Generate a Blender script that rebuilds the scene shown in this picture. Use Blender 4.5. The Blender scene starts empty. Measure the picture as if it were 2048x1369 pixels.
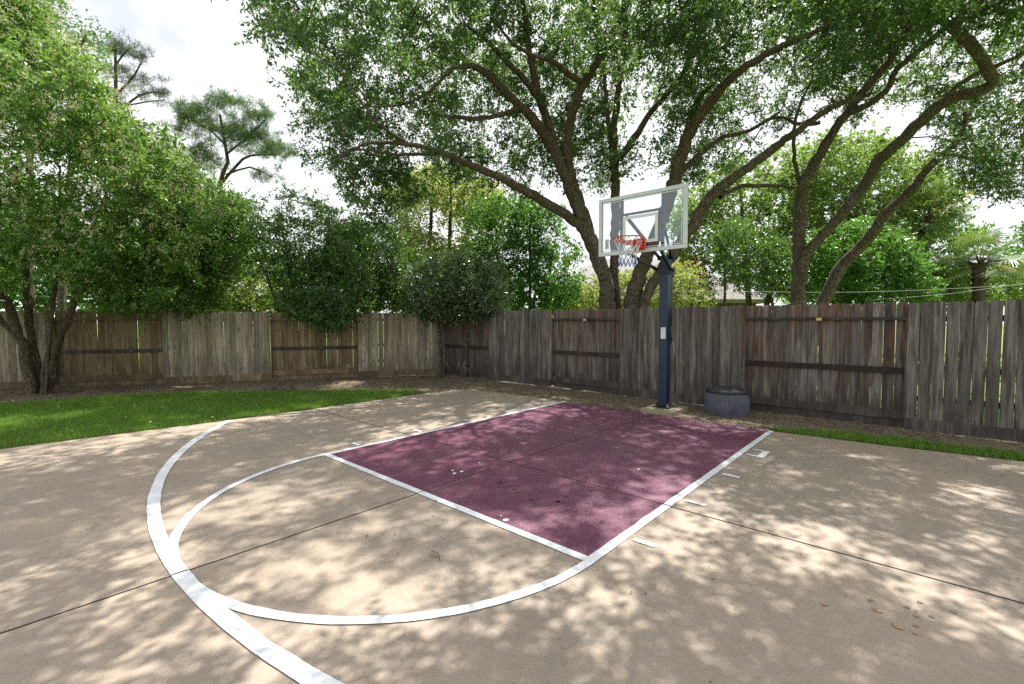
import bpy, bmesh, math, random
import numpy as np
from mathutils import Vector, Matrix
rng = np.random.default_rng(7)
random.seed(7)
R = math.radians
SC = bpy.context.scene
COL = SC.collection
PI = math.pi

# ------------------------------------------------------------------ camera
F = 930.0; CAMZ = 1.6; PITCH = math.atan((684.5 - 643.0) / F)
cd = bpy.data.cameras.new('camera'); cam = bpy.data.objects.new('camera', cd); COL.objects.link(cam)
cam.location = (0, 0, CAMZ); cam.rotation_euler = (PI / 2 - PITCH, 0, 0)
cd.sensor_width = 36; cd.lens = 36 * F / 2048; cd.clip_start = 0.05; cd.clip_end = 900
SC.camera = cam

# ------------------------------------------------------------------ light
SUN_EL = 60.0
SUN_AZ_VEC = Vector((0.62, 0.78, 0)).normalized()        # horizontal direction towards the sun
sdir = Vector((SUN_AZ_VEC.x * math.cos(R(SUN_EL)), SUN_AZ_VEC.y * math.cos(R(SUN_EL)), math.sin(R(SUN_EL))))
sd = bpy.data.lights.new('sun', 'SUN'); sd.energy = 5.0; sd.angle = R(0.53); sd.color = (1.0, 0.945, 0.87)
so = bpy.data.objects.new('sun', sd); COL.objects.link(so)
so.rotation_euler = sdir.to_track_quat('Z', 'Y').to_euler()
W = bpy.data.worlds.new('World'); SC.world = W; W.use_nodes = True
nt = W.node_tree; nt.nodes.clear()
def N(t, typ, **kw):
    n = t.nodes.new(typ)
    for k, v in kw.items(): setattr(n, k, v)
    return n
sky = N(nt, 'ShaderNodeTexSky', sky_type='NISHITA'); sky.sun_disc = False
sky.sun_elevation = R(SUN_EL); sky.sun_rotation = math.atan2(SUN_AZ_VEC.x, SUN_AZ_VEC.y)
tc = N(nt, 'ShaderNodeTexCoord')
no = N(nt, 'ShaderNodeTexNoise'); no.inputs['Scale'].default_value = 3.0; no.inputs['Detail'].default_value = 6
no.inputs['Roughness'].default_value = 0.62
nt.links.new(tc.outputs['Generated'], no.inputs['Vector'])
# thin breaks in the cloud cover, in fixed directions of the sky
def skydir(px, py):
    v = Vector(((px - 1024) / F, 1.0, (643 - py) / F)); return v.normalized()
breaks = None
for (px, py, r) in ((262, 50, 0.05), (240, -5, 0.06), (348, 76, 0.03), (-500, -900, 0.35), (3200, -1500, 0.3)):
    d = skydir(px, py)
    sb = N(nt, 'ShaderNodeVectorMath', operation='DISTANCE')
    mx = N(nt, 'ShaderNodeVectorMath', operation='MULTIPLY_ADD')
    mx.inputs[1].default_value = (0.22, 0.22, 0.22); mx.inputs[2].default_value = (-0.11, -0.11, -0.11)
    nt.links.new(no.outputs['Color'], mx.inputs[0])
    ad = N(nt, 'ShaderNodeVectorMath', operation='ADD')
    nt.links.new(tc.outputs['Generated'], ad.inputs[0]); nt.links.new(mx.outputs[0], ad.inputs[1])
    nt.links.new(ad.outputs[0], sb.inputs[0]); sb.inputs[1].default_value = d
    mr = N(nt, 'ShaderNodeMapRange'); mr.inputs['From Min'].default_value = r * 0.3; mr.inputs['From Max'].default_value = r * 1.5; mr.inputs['To Min'].default_value = 0.6
    nt.links.new(sb.outputs['Value'], mr.inputs['Value'])
    if breaks is None: breaks = mr.outputs[0]
    else:
        m = N(nt, 'ShaderNodeMath', operation='MINIMUM'); nt.links.new(breaks, m.inputs[0]); nt.links.new(mr.outputs[0], m.inputs[1]); breaks = m.outputs[0]
cr = N(nt, 'ShaderNodeMapRange'); cr.inputs['From Min'].default_value = 0.3; cr.inputs['From Max'].default_value = 0.75
cr.inputs['To Min'].default_value = 8.4; cr.inputs['To Max'].default_value = 11.5
nt.links.new(no.outputs['Fac'], cr.inputs['Value'])
cc = N(nt, 'ShaderNodeCombineColor')
for i, k in enumerate((1.0, 1.01, 1.04)):
    q = N(nt, 'ShaderNodeMath', operation='MULTIPLY'); q.inputs[1].default_value = k
    nt.links.new(cr.outputs[0], q.inputs[0]); nt.links.new(q.outputs[0], cc.inputs[i])
mixs = N(nt, 'ShaderNodeMix', data_type='RGBA')
cl = N(nt, 'ShaderNodeMath', operation='MULTIPLY'); cl.inputs[1].default_value = 0.94
nt.links.new(breaks, cl.inputs[0]); nt.links.new(cl.outputs[0], mixs.inputs['Factor'])
nt.links.new(sky.outputs[0], mixs.inputs[6]); nt.links.new(cc.outputs[0], mixs.inputs[7])
bg = N(nt, 'ShaderNodeBackground'); bg.inputs['Strength'].default_value = 0.076
wo = N(nt, 'ShaderNodeOutputWorld')
nt.links.new(mixs.outputs[2], bg.inputs['Color']); nt.links.new(bg.outputs[0], wo.inputs[0])
SC.view_settings.view_transform = 'Standard'; SC.view_settings.look = 'None'
SC.view_settings.gamma = 1; SC.view_settings.use_curve_mapping = False
SC.view_settings.exposure = 0.86
SC.render.engine = 'CYCLES'
SC.cycles.max_bounces = 7; SC.cycles.diffuse_bounces = 3; SC.cycles.transmission_bounces = 4; SC.cycles.glossy_bounces = 2
SC.cycles.transparent_max_bounces = 8; SC.cycles.caustics_reflective = False; SC.cycles.caustics_refractive = False
SC.cycles.use_denoising = False

# ------------------------------------------------------------------ frames of reference
def P(px, py, D):                       # the point of the place seen at (px, py) of the 2048 px photograph, D metres ahead
    x = (px - 1024) / F; z = -(py - 684.5) / F
    d = np.array([x, math.cos(PITCH) + z * math.sin(PITCH), -math.sin(PITCH) + z * math.cos(PITCH)])
    return np.array([0, 0, CAMZ]) + d * (D / d[1])
def PV(px, py, D):                      # the same for arrays
    x = (px - 1024) / F; z = -(py - 684.5) / F
    dx, dy, dz = x, math.cos(PITCH) + z * math.sin(PITCH), -math.sin(PITCH) + z * math.cos(PITCH)
    t = D / dy
    return np.stack([dx * t, dy * t, CAMZ + dz * t], 1)
CA = R(48.0)
U2 = np.array([math.cos(CA), math.sin(CA)]); V2 = np.array([-U2[1], U2[0]]); M2 = np.array([-0.86, 4.29])
def ct(u, v, z=0.0):                    # court frame: u from free throw line to baseline, v to the left
    p = M2 + U2 * u + V2 * v
    return (p[0], p[1], z)

# ------------------------------------------------------------------ object helpers
def link(o, parent=None, loc=None, rz=None):
    COL.objects.link(o)
    if parent: o.parent = parent
    if loc is not None: o.location = loc
    if rz is not None: o.rotation_euler = (0, 0, rz)
    return o
def tag(o, label=None, cat=None, group=None, kind=None):
    if label: o['label'] = label
    if cat: o['category'] = cat
    if group: o['group'] = group
    if kind: o['kind'] = kind
    return o
def empty(name, loc=(0, 0, 0), rz=0.0, **k):
    o = bpy.data.objects.new(name, None); o.empty_display_size = 0.1
    link(o, None, loc, rz); return tag(o, **k)
def mesh_np(name, verts, faces, mat, parent=None, smooth=False, **k):
    """verts (n,3) array, faces (m,3|4) array"""
    me = bpy.data.meshes.new(name)
    verts = np.asarray(verts, dtype=np.float32); faces = np.asarray(faces, dtype=np.int32)
    m, q = faces.shape
    me.vertices.add(len(verts)); me.vertices.foreach_set('co', verts.ravel())
    me.loops.add(m * q); me.loops.foreach_set('vertex_index', faces.ravel())
    me.polygons.add(m); me.polygons.foreach_set('loop_start', np.arange(0, m * q, q, dtype=np.int32))
    me.polygons.foreach_set('loop_total', np.full(m, q, dtype=np.int32))
    if smooth: me.polygons.foreach_set('use_smooth', np.ones(m, dtype=bool))
    me.materials.append(mat); me.update(calc_edges=True)
    o = bpy.data.objects.new(name, me); link(o, parent); return tag(o, **k)
def mesh_py(name, verts, faces, mat, parent=None, smooth=False, **k):
    me = bpy.data.meshes.new(name); me.from_pydata([tuple(v) for v in verts], [], faces); me.update()
    if smooth:
        for p in me.polygons: p.use_smooth = True
    me.materials.append(mat)
    o = bpy.data.objects.new(name, me); link(o, parent); return tag(o, **k)
def bm_obj(name, bm, mat, parent=None, smooth=False, bevel=0, **k):
    if bevel:
        bmesh.ops.bevel(bm, geom=list(bm.edges), offset=bevel, segments=2, affect='EDGES', profile=0.6)
    bmesh.ops.recalc_face_normals(bm, faces=bm.faces)
    me = bpy.data.meshes.new(name); bm.to_mesh(me); bm.free()
    if smooth:
        for p in me.polygons: p.use_smooth = True
    me.materials.append(mat)
    o = bpy.data.objects.new(name, me); link(o, parent); return tag(o, **k)
def box(bm, c, s, rot=None):
    m = Matrix.Translation(c)
    if rot is not None: m = m @ rot
    m = m @ Matrix.Diagonal((s[0], s[1], s[2], 1))
    return bmesh.ops.create_cube(bm, size=1, matrix=m)
def bar(bm, a, b, w, h=None):           # rectangular bar from a to b
    a = Vector(a); b = Vector(b); d = b - a
    q = d.to_track_quat('Z', 'Y').to_matrix().to_4x4()
    box(bm, (a + b) / 2, (w, h or w, d.length), q)
def rod(bm, a, b, r, n=8, r2=None):
    a = Vector(a); b = Vector(b); d = b - a
    m = Matrix.Translation((a + b) / 2) @ d.to_track_quat('Z', 'Y').to_matrix().to_4x4()
    bmesh.ops.create_cone(bm, cap_ends=True, segments=n, radius1=r, radius2=r if r2 is None else r2, depth=d.length, matrix=m)

# ------------------------------------------------------------------ materials
def newmat(name):
    m = bpy.data.materials.new(name); m.use_nodes = True; t = m.node_tree
    b = t.nodes['Principled BSDF']; return m, t, b
def ramp(t, stops, interp='LINEAR'):
    r = N(t, 'ShaderNodeValToRGB'); r.color_ramp.interpolation = interp
    e = r.color_ramp.elements
    while len(e) < len(stops): e.new(0.5)
    for i, (p, c) in enumerate(stops): e[i].position = p; e[i].color = (*c, 1) if len(c) == 3 else c
    return r
def noise(t, scale, detail=4, rough=0.6, vec=None, dist=0.0):
    n = N(t, 'ShaderNodeTexNoise'); n.inputs['Scale'].default_value = scale; n.inputs['Detail'].default_value = detail
    n.inputs['Roughness'].default_value = rough; n.inputs['Distortion'].default_value = dist
    if vec is not None: t.links.new(vec, n.inputs['Vector'])
    return n
def mixc(t, fac, a, b, blend='MIX'):
    m = N(t, 'ShaderNodeMix', data_type='RGBA', blend_type=blend)
    for s, v in ((m.inputs['Factor'], fac), (m.inputs[6], a), (m.inputs[7], b)):
        if hasattr(v, 'links') or hasattr(v, 'is_output'): t.links.new(v, s)
        elif isinstance(v, (int, float)): s.default_value = v
        else: s.default_value = (*v, 1)
    return m.outputs[2]
def mapr(t, v, a, b, c=0.0, d=1.0):
    m = N(t, 'ShaderNodeMapRange'); t.links.new(v, m.inputs['Value'])
    for k, x in zip(('From Min', 'From Max', 'To Min', 'To Max'), (a, b, c, d)): m.inputs[k].default_value = x
    return m.outputs[0]
def math_(t, op, a, b):
    m = N(t, 'ShaderNodeMath', operation=op)
    for i, v in enumerate((a, b)):
        if isinstance(v, (int, float)): m.inputs[i].default_value = v
        else: t.links.new(v, m.inputs[i])
    return m.outputs[0]
def bump(t, b, h, strength=0.3, dist=0.01):
    n = N(t, 'ShaderNodeBump'); n.inputs['Strength'].default_value = strength; n.inputs['Distance'].default_value = dist
    t.links.new(h, n.inputs['Height']); t.links.new(n.outputs[0], b.inputs['Normal'])
def objcoord(t, world=False):
    if world: return N(t, 'ShaderNodeNewGeometry').outputs['Position']
    return N(t, 'ShaderNodeTexCoord').outputs['Object']
def plain(name, col, rough=0.5, metal=0.0, var=0.15, scale=12):
    m, t, b = newmat(name); o = objcoord(t)
    n = noise(t, scale, 5, 0.6, o)
    c = mixc(t, mapr(t, n.outputs['Fac'], 0.3, 0.7), tuple(x * (1 - var) for x in col), tuple(min(1, x * (1 + var)) for x in col))
    t.links.new(c, b.inputs['Base Color']); b.inputs['Metallic'].default_value = metal
    t.links.new(mapr(t, n.outputs['Fac'], 0.3, 0.7, rough * 0.85, min(1, rough * 1.15)), b.inputs['Roughness'])
    return m
def concrete(name, c1, c2, c3, rough=0.62, gl=0.0, wear=None):
    m, t, b = newmat(name); w = objcoord(t, True)
    big = noise(t, 0.55, 5, 0.6, w, 0.4); mid = noise(t, 7, 5, 0.65, w, 0.8); fine = noise(t, 150, 3, 0.7, w); tex = noise(t, 34, 4, 0.7, w, 1.2)
    c = mixc(t, mapr(t, big.outputs['Fac'], 0.35, 0.65), c1, c2)
    c = mixc(t, mapr(t, mid.outputs['Fac'], 0.35, 0.72, 0, 0.55), c, c3)
    f = ramp(t, [(0.30, (0.58, 0.58, 0.58)), (0.5, (1, 1, 1)), (0.72, (1.25, 1.25, 1.25))]); t.links.new(fine.outputs['Fac'], f.inputs[0])
    c = mixc(t, 0.4, c, f.outputs[0], 'MULTIPLY')
    if wear:
        wn = noise(t, 2.2, 8, 0.75, w, 0.6); wf = noise(t, 60, 3, 0.7, w)
        fac = math_(t, 'MULTIPLY', mapr(t, wn.outputs['Fac'], 0.52, 0.72, 0, 0.8), mapr(t, wf.outputs['Fac'], 0.4, 0.62))
        c = mixc(t, fac, c, wear)
    sw = noise(t, 2.6, 3, 0.5, w, 3.5); sc = noise(t, 5.0, 9, 0.8, w, 0.3)
    c = mixc(t, mapr(t, sc.outputs['Fac'], 0.56, 0.70, 0.0, 0.35), c, tuple(x * 0.62 for x in c2))
    c = mixc(t, mapr(t, sw.outputs['Fac'], 0.60, 0.72, 0.0, 0.25), c, tuple(min(1, x * 1.25) for x in c3))
    # small dark specks of grit
    sp = N(t, 'ShaderNodeTexVoronoi'); sp.inputs['Scale'].default_value = 9; t.links.new(w, sp.inputs['Vector'])
    c = mixc(t, mapr(t, sp.outputs['Distance'], 0.02, 0.035, 0.5, 0.0), c, (0.05, 0.04, 0.03))
    t.links.new(c, b.inputs['Base Color'])
    t.links.new(mapr(t, mid.outputs['Fac'], 0.3, 0.7, rough - 0.1, rough + 0.1), b.inputs['Roughness'])
    h = math_(t, 'ADD', math_(t, 'MULTIPLY', fine.outputs['Fac'], 0.5), math_(t, 'ADD', tex.outputs['Fac'], sw.outputs['Fac']))
    bump(t, b, h, 0.8, 0.007)
    return m
M_SLAB = concrete('court_concrete', (0.39, 0.31, 0.237), (0.30, 0.25, 0.205), (0.42, 0.35, 0.28))
M_KEY = concrete('purple_court_paint', (0.155, 0.038, 0.088), (0.185, 0.050, 0.104), (0.115, 0.030, 0.072), 0.45, wear=(0.40, 0.24, 0.27)); M_KEY.node_tree.nodes['Principled BSDF'].inputs['Specular IOR Level'].default_value = 0.8
def linemat():
    m, t, b = newmat('white_line_paint'); w = objcoord(t, True)
    n1 = noise(t, 1.6, 5, 0.7, w); n2 = noise(t, 55, 5, 0.75, w); n3 = noise(t, 12, 4, 0.6, w)
    c = mixc(t, mapr(t, n3.outputs['Fac'], 0.35, 0.7), (0.84, 0.86, 0.90), (0.74, 0.75, 0.77))
    k = math_(t, 'MULTIPLY', mapr(t, n1.outputs['Fac'], 0.45, 0.65), mapr(t, n2.outputs['Fac'], 0.60, 0.68))
    c = mixc(t, k, c, (0.40, 0.35, 0.30)); t.links.new(c, b.inputs['Base Color']); b.inputs['Roughness'].default_value = 0.6
    bump(t, b, n2.outputs['Fac'], 0.4, 0.004); return m
M_LINE = linemat()
M_FOOT = concrete('footing_concrete', (0.30, 0.26, 0.18), (0.36, 0.31, 0.22), (0.26, 0.23, 0.17), 0.85)
def wood(name, light, dark, red, redamt, green, greenamt):
    m, t, b = newmat(name)
    tcn = N(t, 'ShaderNodeTexCoord'); oi = N(t, 'ShaderNodeObjectInfo')
    mul = N(t, 'ShaderNodeVectorMath', operation='MULTIPLY_ADD'); mul.inputs[1].default_value = (1, 1, 1)
    cx = N(t, 'ShaderNodeCombineXYZ')
    rs = math_(t, 'MULTIPLY', oi.outputs['Random'], 37.0)
    for i in range(3): t.links.new(rs, cx.inputs[i])
    t.links.new(tcn.outputs['Object'], mul.inputs[0]); t.links.new(cx.outputs[0], mul.inputs[2])
    def st(sx, sz):
        q = N(t, 'ShaderNodeVectorMath', operation='MULTIPLY'); q.inputs[1].default_value = (sx, sx, sz); t.links.new(mul.outputs[0], q.inputs[0]); return q.outputs[0]
    grain = noise(t, 1, 5, 0.7, st(95, 3.2), 0.6); streak = noise(t, 1, 5, 0.65, st(17, 1.1), 0.5); blotch = noise(t, 1, 4, 0.6, st(4, 1.3))
    c = mixc(t, mapr(t, streak.outputs['Fac'], 0.38, 0.62), dark, light)
    c = mixc(t, mapr(t, grain.outputs['Fac'], 0.35, 0.6, 0.55, 0.0), c, tuple(x * 0.42 for x in dark))
    zz = N(t, 'ShaderNodeSeparateXYZ'); t.links.new(tcn.outputs['Object'], zz.inputs[0])
    br = math_(t, 'MULTIPLY_ADD', oi.outputs['Random'], 0.75); 
    bv = mapr(t, oi.outputs['Random'], 0, 1, 0.62, 1.28)
    cb = N(t, 'ShaderNodeCombineColor')
    for i in range(3): t.links.new(bv, cb.inputs[i])
    c = mixc(t, 1.0, c, cb.outputs[0], 'MULTIPLY')
    if redamt:
        fr = math_(t, 'MULTIPLY', mapr(t, blotch.outputs['Fac'], 0.42, 0.6), mapr(t, streak.outputs['Fac'], 0.4, 0.6, redamt, redamt * 0.3))
        fr = math_(t, 'MULTIPLY', fr, mapr(t, zz.outputs['Z'], 0.9, 1.45, 0.35, 1.0))
        c = mixc(t, fr, c, red)
    if greenamt:
        fg = math_(t, 'MULTIPLY', mapr(t, blotch.outputs['Fac'], 0.35, 0.6, 0.4, 1.0), greenamt)
        c = mixc(t, fg, c, green)
    # boards darker in blotches towards the foot
    fd = math_(t, 'MULTIPLY', mapr(t, zz.outputs['Z'], 0.15, 0.75, 0.75, 0.0), mapr(t, blotch.outputs['Fac'], 0.35, 0.6))
    c = mixc(t, fd, c, tuple(x * 0.5 for x in dark))
    # knots
    kn = N(t, 'ShaderNodeTexVoronoi'); kn.inputs['Scale'].default_value = 1; t.links.new(st(7, 3.0), kn.inputs['Vector'])
    c = mixc(t, mapr(t, kn.outputs['Distance'], 0.04, 0.10, 0.85, 0.0), c, (0.03, 0.022, 0.016))
    t.links.new(c, b.inputs['Base Color']); b.inputs['Roughness'].default_value = 0.85
    bump(t, b, grain.outputs['Fac'], 0.5, 0.004)
    return m
M_WOODG = wood('weathered_grey_wood', (0.27, 0.24, 0.215), (0.075, 0.062, 0.054), (0.2, 0.09, 0.04), 0.0, (0.10, 0.10, 0.04), 0.0)
M_WOODR = wood('stained_grey_wood', (0.27, 0.24, 0.22), (0.065, 0.048, 0.041), (0.19, 0.075, 0.03), 0.9, (0.10, 0.10, 0.04), 0.0)
M_WOODL = wood('mossy_pale_wood', (0.60, 0.53, 0.42), (0.26, 0.21, 0.155), (0.2, 0.09, 0.04), 0.15, (0.15, 0.135, 0.07), 0.22)
M_WOODLB = wood('mossy_brown_wood', (0.42, 0.32, 0.20), (0.175, 0.12, 0.07), (0.2, 0.09, 0.04), 0.5, (0.14, 0.115, 0.045), 0.35)
M_RAIL = wood('dark_rail_wood', (0.085, 0.052, 0.04), (0.035, 0.022, 0.018), (0.12, 0.05, 0.02), 0.0, (0.1, 0.1, 0.04), 0.0)
M_RAILG = wood('greyed_rail_wood', (0.155, 0.135, 0.12), (0.07, 0.056, 0.05), (0.12, 0.05, 0.02), 0.0, (0.1, 0.1, 0.04), 0.0)
def bark(name, c1, c2, spots=None, spot_thr=0.62, moss=None):
    m, t, b = newmat(name); w = objcoord(t, True)
    q = N(t, 'ShaderNodeVectorMath', operation='MULTIPLY'); q.inputs[1].default_value = (1, 1, 0.2); t.links.new(w, q.inputs[0])
    wn = noise(t, 6, 3, 0.6, w); ad = N(t, 'ShaderNodeVectorMath', operation='MULTIPLY_ADD'); ad.inputs[1].default_value = (.12, .12, .12)
    t.links.new(wn.outputs['Color'], ad.inputs[0]); t.links.new(q.outputs[0], ad.inputs[2])
    v = N(t, 'ShaderNodeTexVoronoi', feature='DISTANCE_TO_EDGE'); v.inputs['Scale'].default_value = 30; t.links.new(ad.outputs[0], v.inputs['Vector'])
    n = noise(t, 30, 6, 0.7, q.outputs[0], 1.0); big = noise(t, 2.5, 4, 0.6, w)
    f = math_(t, 'MULTIPLY', mapr(t, n.outputs['Fac'], 0.25, 0.75, 0.3, 1.0), mapr(t, v.outputs['Distance'], 0.0, 0.16, 0.15, 1.0))
    c = mixc(t, mapr(t, f, 0.1, 0.75), c1, c2)
    if moss: c = mixc(t, mapr(t, big.outputs['Fac'], 0.45, 0.65, 0, 0.7), c, moss)
    if spots:
        sn = noise(t, 14, 5, 0.7, w, 0.5); c = mixc(t, mapr(t, sn.outputs['Fac'], spot_thr, spot_thr + 0.05), c, spots)
    t.links.new(c, b.inputs['Base Color']); b.inputs['Roughness'].default_value = 0.9
    bump(t, b, f, 1.0, 0.05); return m
M_BARK = bark('oak_bark', (0.035, 0.026, 0.02), (0.31, 0.25, 0.19), moss=(0.115, 0.09, 0.04))
M_BARKL = bark('lichen_bark', (0.07, 0.05, 0.035), (0.26, 0.20, 0.14), spots=(0.40, 0.38, 0.32), spot_thr=0.60, moss=(0.11, 0.085, 0.035))
M_BARKP = bark('pine_bark', (0.06, 0.04, 0.03), (0.15, 0.105, 0.08))
def leafmat(name, dark, mid, light, trans, tf=0.4, rough=0.45, spec=0.4):
    m, t, b = newmat(name)
    g = N(t, 'ShaderNodeNewGeometry')
    r = ramp(t, [(0.0, dark), (0.55, mid), (1.0, light)]); t.links.new(g.outputs['Random Per Island'], r.inputs[0])
    n = noise(t, 0.8, 3, 0.6, g.outputs['Position'])
    c = mixc(t, mapr(t, n.outputs['Fac'], 0.35, 0.65, 0.0, 0.4), r.outputs[0], mid)
    t.links.new(c, b.inputs['Base Color']); b.inputs['Roughness'].default_value = rough
    b.inputs['Specular IOR Level'].default_value = spec
    tr = N(t, 'ShaderNodeBsdfTranslucent')
    tcol = mixc(t, mapr(t, g.outputs['Random Per Island'], 0, 1, 0.0, 0.5), trans, tuple(x * 0.55 for x in trans)); t.links.new(tcol, tr.inputs['Color'])
    ms = N(t, 'ShaderNodeMixShader'); ms.inputs[0].default_value = tf
    out = t.nodes['Material Output']
    t.links.new(b.outputs[0], ms.inputs[1]); t.links.new(tr.outputs[0], ms.inputs[2]); t.links.new(ms.outputs[0], out.inputs['Surface'])
    return m
L_OAK = leafmat('oak_leaf', (0.018, 0.048, 0.026), (0.038, 0.092, 0.042), (0.10, 0.17, 0.085), (0.22, 0.40, 0.06), 0.40, 0.4, 0.5)
L_PRIV = leafmat('bright_privet_leaf', (0.03, 0.085, 0.018), (0.085, 0.19, 0.035), (0.22, 0.36, 0.10), (0.28, 0.48, 0.07), 0.42, 0.38, 0.5)
L_DARK = leafmat('dark_shrub_leaf', (0.02, 0.058, 0.018), (0.05, 0.125, 0.032), (0.13, 0.22, 0.06), (0.22, 0.42, 0.05), 0.36, 0.28, 0.8)
L_LAUR = leafmat('glossy_laurel_leaf', (0.03, 0.065, 0.028), (0.08, 0.14, 0.06), (0.22, 0.28, 0.16), (0.2, 0.34, 0.07), 0.28, 0.2, 1.0)
L_BROAD = leafmat('broad_dark_leaf', (0.022, 0.062, 0.014), (0.045, 0.12, 0.024), (0.11, 0.23, 0.045), (0.2, 0.46, 0.05), 0.42, 0.35, 0.5)
L_LIME = leafmat('sunlit_lime_leaf', (0.09, 0.14, 0.03), (0.17, 0.24, 0.05), (0.28, 0.34, 0.10), (0.52, 0.62, 0.13), 0.5, 0.5, 0.4)
L_MID = leafmat('mid_green_leaf', (0.045, 0.11, 0.020), (0.095, 0.18, 0.035), (0.20, 0.28, 0.08), (0.32, 0.50, 0.08), 0.45, 0.45, 0.4)
L_BRIGHT = leafmat('vivid_green_leaf', (0.03, 0.09, 0.012), (0.06, 0.17, 0.02), (0.13, 0.28, 0.04), (0.25, 0.56, 0.05), 0.5, 0.45, 0.4)
L_PINE = leafmat('pine_needle', (0.03, 0.075, 0.02), (0.06, 0.13, 0.03), (0.13, 0.21, 0.05), (0.14, 0.25, 0.05), 0.3, 0.5, 0.4)
L_PINED = leafmat('far_pine_needle', (0.03, 0.05, 0.035), (0.05, 0.08, 0.05), (0.08, 0.11, 0.06), (0.12, 0.18, 0.07), 0.3, 0.5, 0.4)
L_PALM = leafmat('palm_frond', (0.025, 0.075, 0.02), (0.055, 0.14, 0.03), (0.12, 0.20, 0.05), (0.25, 0.36, 0.08), 0.35, 0.4, 0.5)
L_PALMY = leafmat('yellowing_palm_frond', (0.12, 0.10, 0.02), (0.25, 0.20, 0.03), (0.35, 0.27, 0.05), (0.6, 0.45, 0.06), 0.4, 0.5, 0.3)
L_COPPER = leafmat('copper_leaf', (0.10, 0.045, 0.012), (0.17, 0.08, 0.02), (0.25, 0.13, 0.04), (0.45, 0.2, 0.04), 0.45, 0.5, 0.3)
L_FLOWER = leafmat('cream_blossom', (0.45, 0.45, 0.24), (0.66, 0.62, 0.38), (0.80, 0.74, 0.54), (0.5, 0.55, 0.25), 0.35, 0.6, 0.2)
L_GRASS = leafmat('grass_blade', (0.035, 0.095, 0.010), (0.15, 0.27, 0.035), (0.34, 0.44, 0.10), (0.25, 0.5, 0.05), 0.4, 0.5, 0.3)
L_DRY = leafmat('dry_leaf', (0.10, 0.06, 0.03), (0.24, 0.16, 0.08), (0.45, 0.37, 0.22), (0.3, 0.2, 0.08), 0.2, 0.7, 0.2)
def groundmat(name, c1, c2, c3, sc=1.0):
    m, t, b = newmat(name); w = objcoord(t, True)
    a = noise(t, 1.1 * sc, 6, 0.65, w, 0.5); f = noise(t, 38, 5, 0.75, w); g = noise(t, 9, 4, 0.7, w)
    c = mixc(t, mapr(t, a.outputs['Fac'], 0.38, 0.62), c1, c2)
    c = mixc(t, mapr(t, g.outputs['Fac'], 0.45, 0.65, 0, 0.7), c, c3)
    c = mixc(t, mapr(t, f.outputs['Fac'], 0.35, 0.6, 0.6, 0.0), c, tuple(x * 0.3 for x in c1))
    t.links.new(c, b.inputs['Base Color']); b.inputs['Roughness'].default_value = 0.95
    bump(t, b, math_(t, 'ADD', f.outputs['Fac'], g.outputs['Fac']), 0.9, 0.03); return m
M_DIRT = groundmat('bed_soil', (0.19, 0.15, 0.105), (0.29, 0.235, 0.17), (0.38, 0.315, 0.225))
M_LAWNSOIL = groundmat('lawn_soil', (0.035, 0.075, 0.015), (0.05, 0.11, 0.02), (0.10, 0.13, 0.04))
M_FIELD = groundmat('neighbour_lawn', (0.16, 0.25, 0.04), (0.24, 0.34, 0.06), (0.30, 0.36, 0.10), 0.3)
M_BLUE = plain('navy_powder_coat', (0.010, 0.026, 0.064), 0.36, 0.2, 0.3, 6)
M_BLACK = plain('black_powder_coat', (0.012, 0.012, 0.016), 0.4, 0.1, 0.3, 10)
M_ALU = plain('grey_aluminium_frame', (0.60, 0.67, 0.70), 0.4, 0.15, 0.07, 5)
M_WHITE = plain('white_print', (0.78, 0.80, 0.82), 0.5, 0, 0.04, 20)
M_RED = plain('orange_red_rim_paint', (0.75, 0.06, 0.03), 0.4, 0, 0.2, 14)
M_NETW = plain('white_net_cord', (0.75, 0.76, 0.80), 0.8, 0, 0.1, 20)
M_NETB = plain('blue_net_cord', (0.03, 0.10, 0.50), 0.8, 0, 0.2, 20)
M_NETR = plain('red_net_cord', (0.55, 0.06, 0.10), 0.8, 0, 0.2, 20)
M_STEEL = plain('bare_steel', (0.45, 0.45, 0.45), 0.35, 0.9, 0.15, 20)
M_TUB = plain('blue_grey_plastic', (0.09, 0.092, 0.125), 0.65, 0, 0.35, 5)
M_LID = plain('dark_grey_plastic', (0.04, 0.04, 0.052), 0.8, 0, 0.3, 8)
M_AMBER = plain('amber_lens', (0.65, 0.45, 0.16), 0.3, 0, 0.1)
M_ROCK = plain('dark_stone', (0.085, 0.07, 0.06), 0.9, 0, 0.6, 9)
M_BRICK = plain('brick_wall', (0.30, 0.20, 0.15), 0.85, 0, 0.25, 7)
M_FASCIA = plain('cream_fascia', (0.62, 0.58, 0.52), 0.6, 0, 0.05)
M_TWIG = plain('dry_twig', (0.05, 0.035, 0.025), 0.9, 0, 0.3, 30)
M_STAIN = concrete('orange_stain', (0.42, 0.29, 0.19), (0.40, 0.285, 0.19), (0.44, 0.31, 0.21), 0.62)
M_STAIN2 = concrete('damp_stain', (0.28, 0.235, 0.17), (0.27, 0.225, 0.165), (0.30, 0.25, 0.18), 0.5)
M_STAIN3 = concrete('dark_purple_drip', (0.06, 0.016, 0.03), (0.055, 0.014, 0.03), (0.07, 0.02, 0.035), 0.45)
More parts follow.
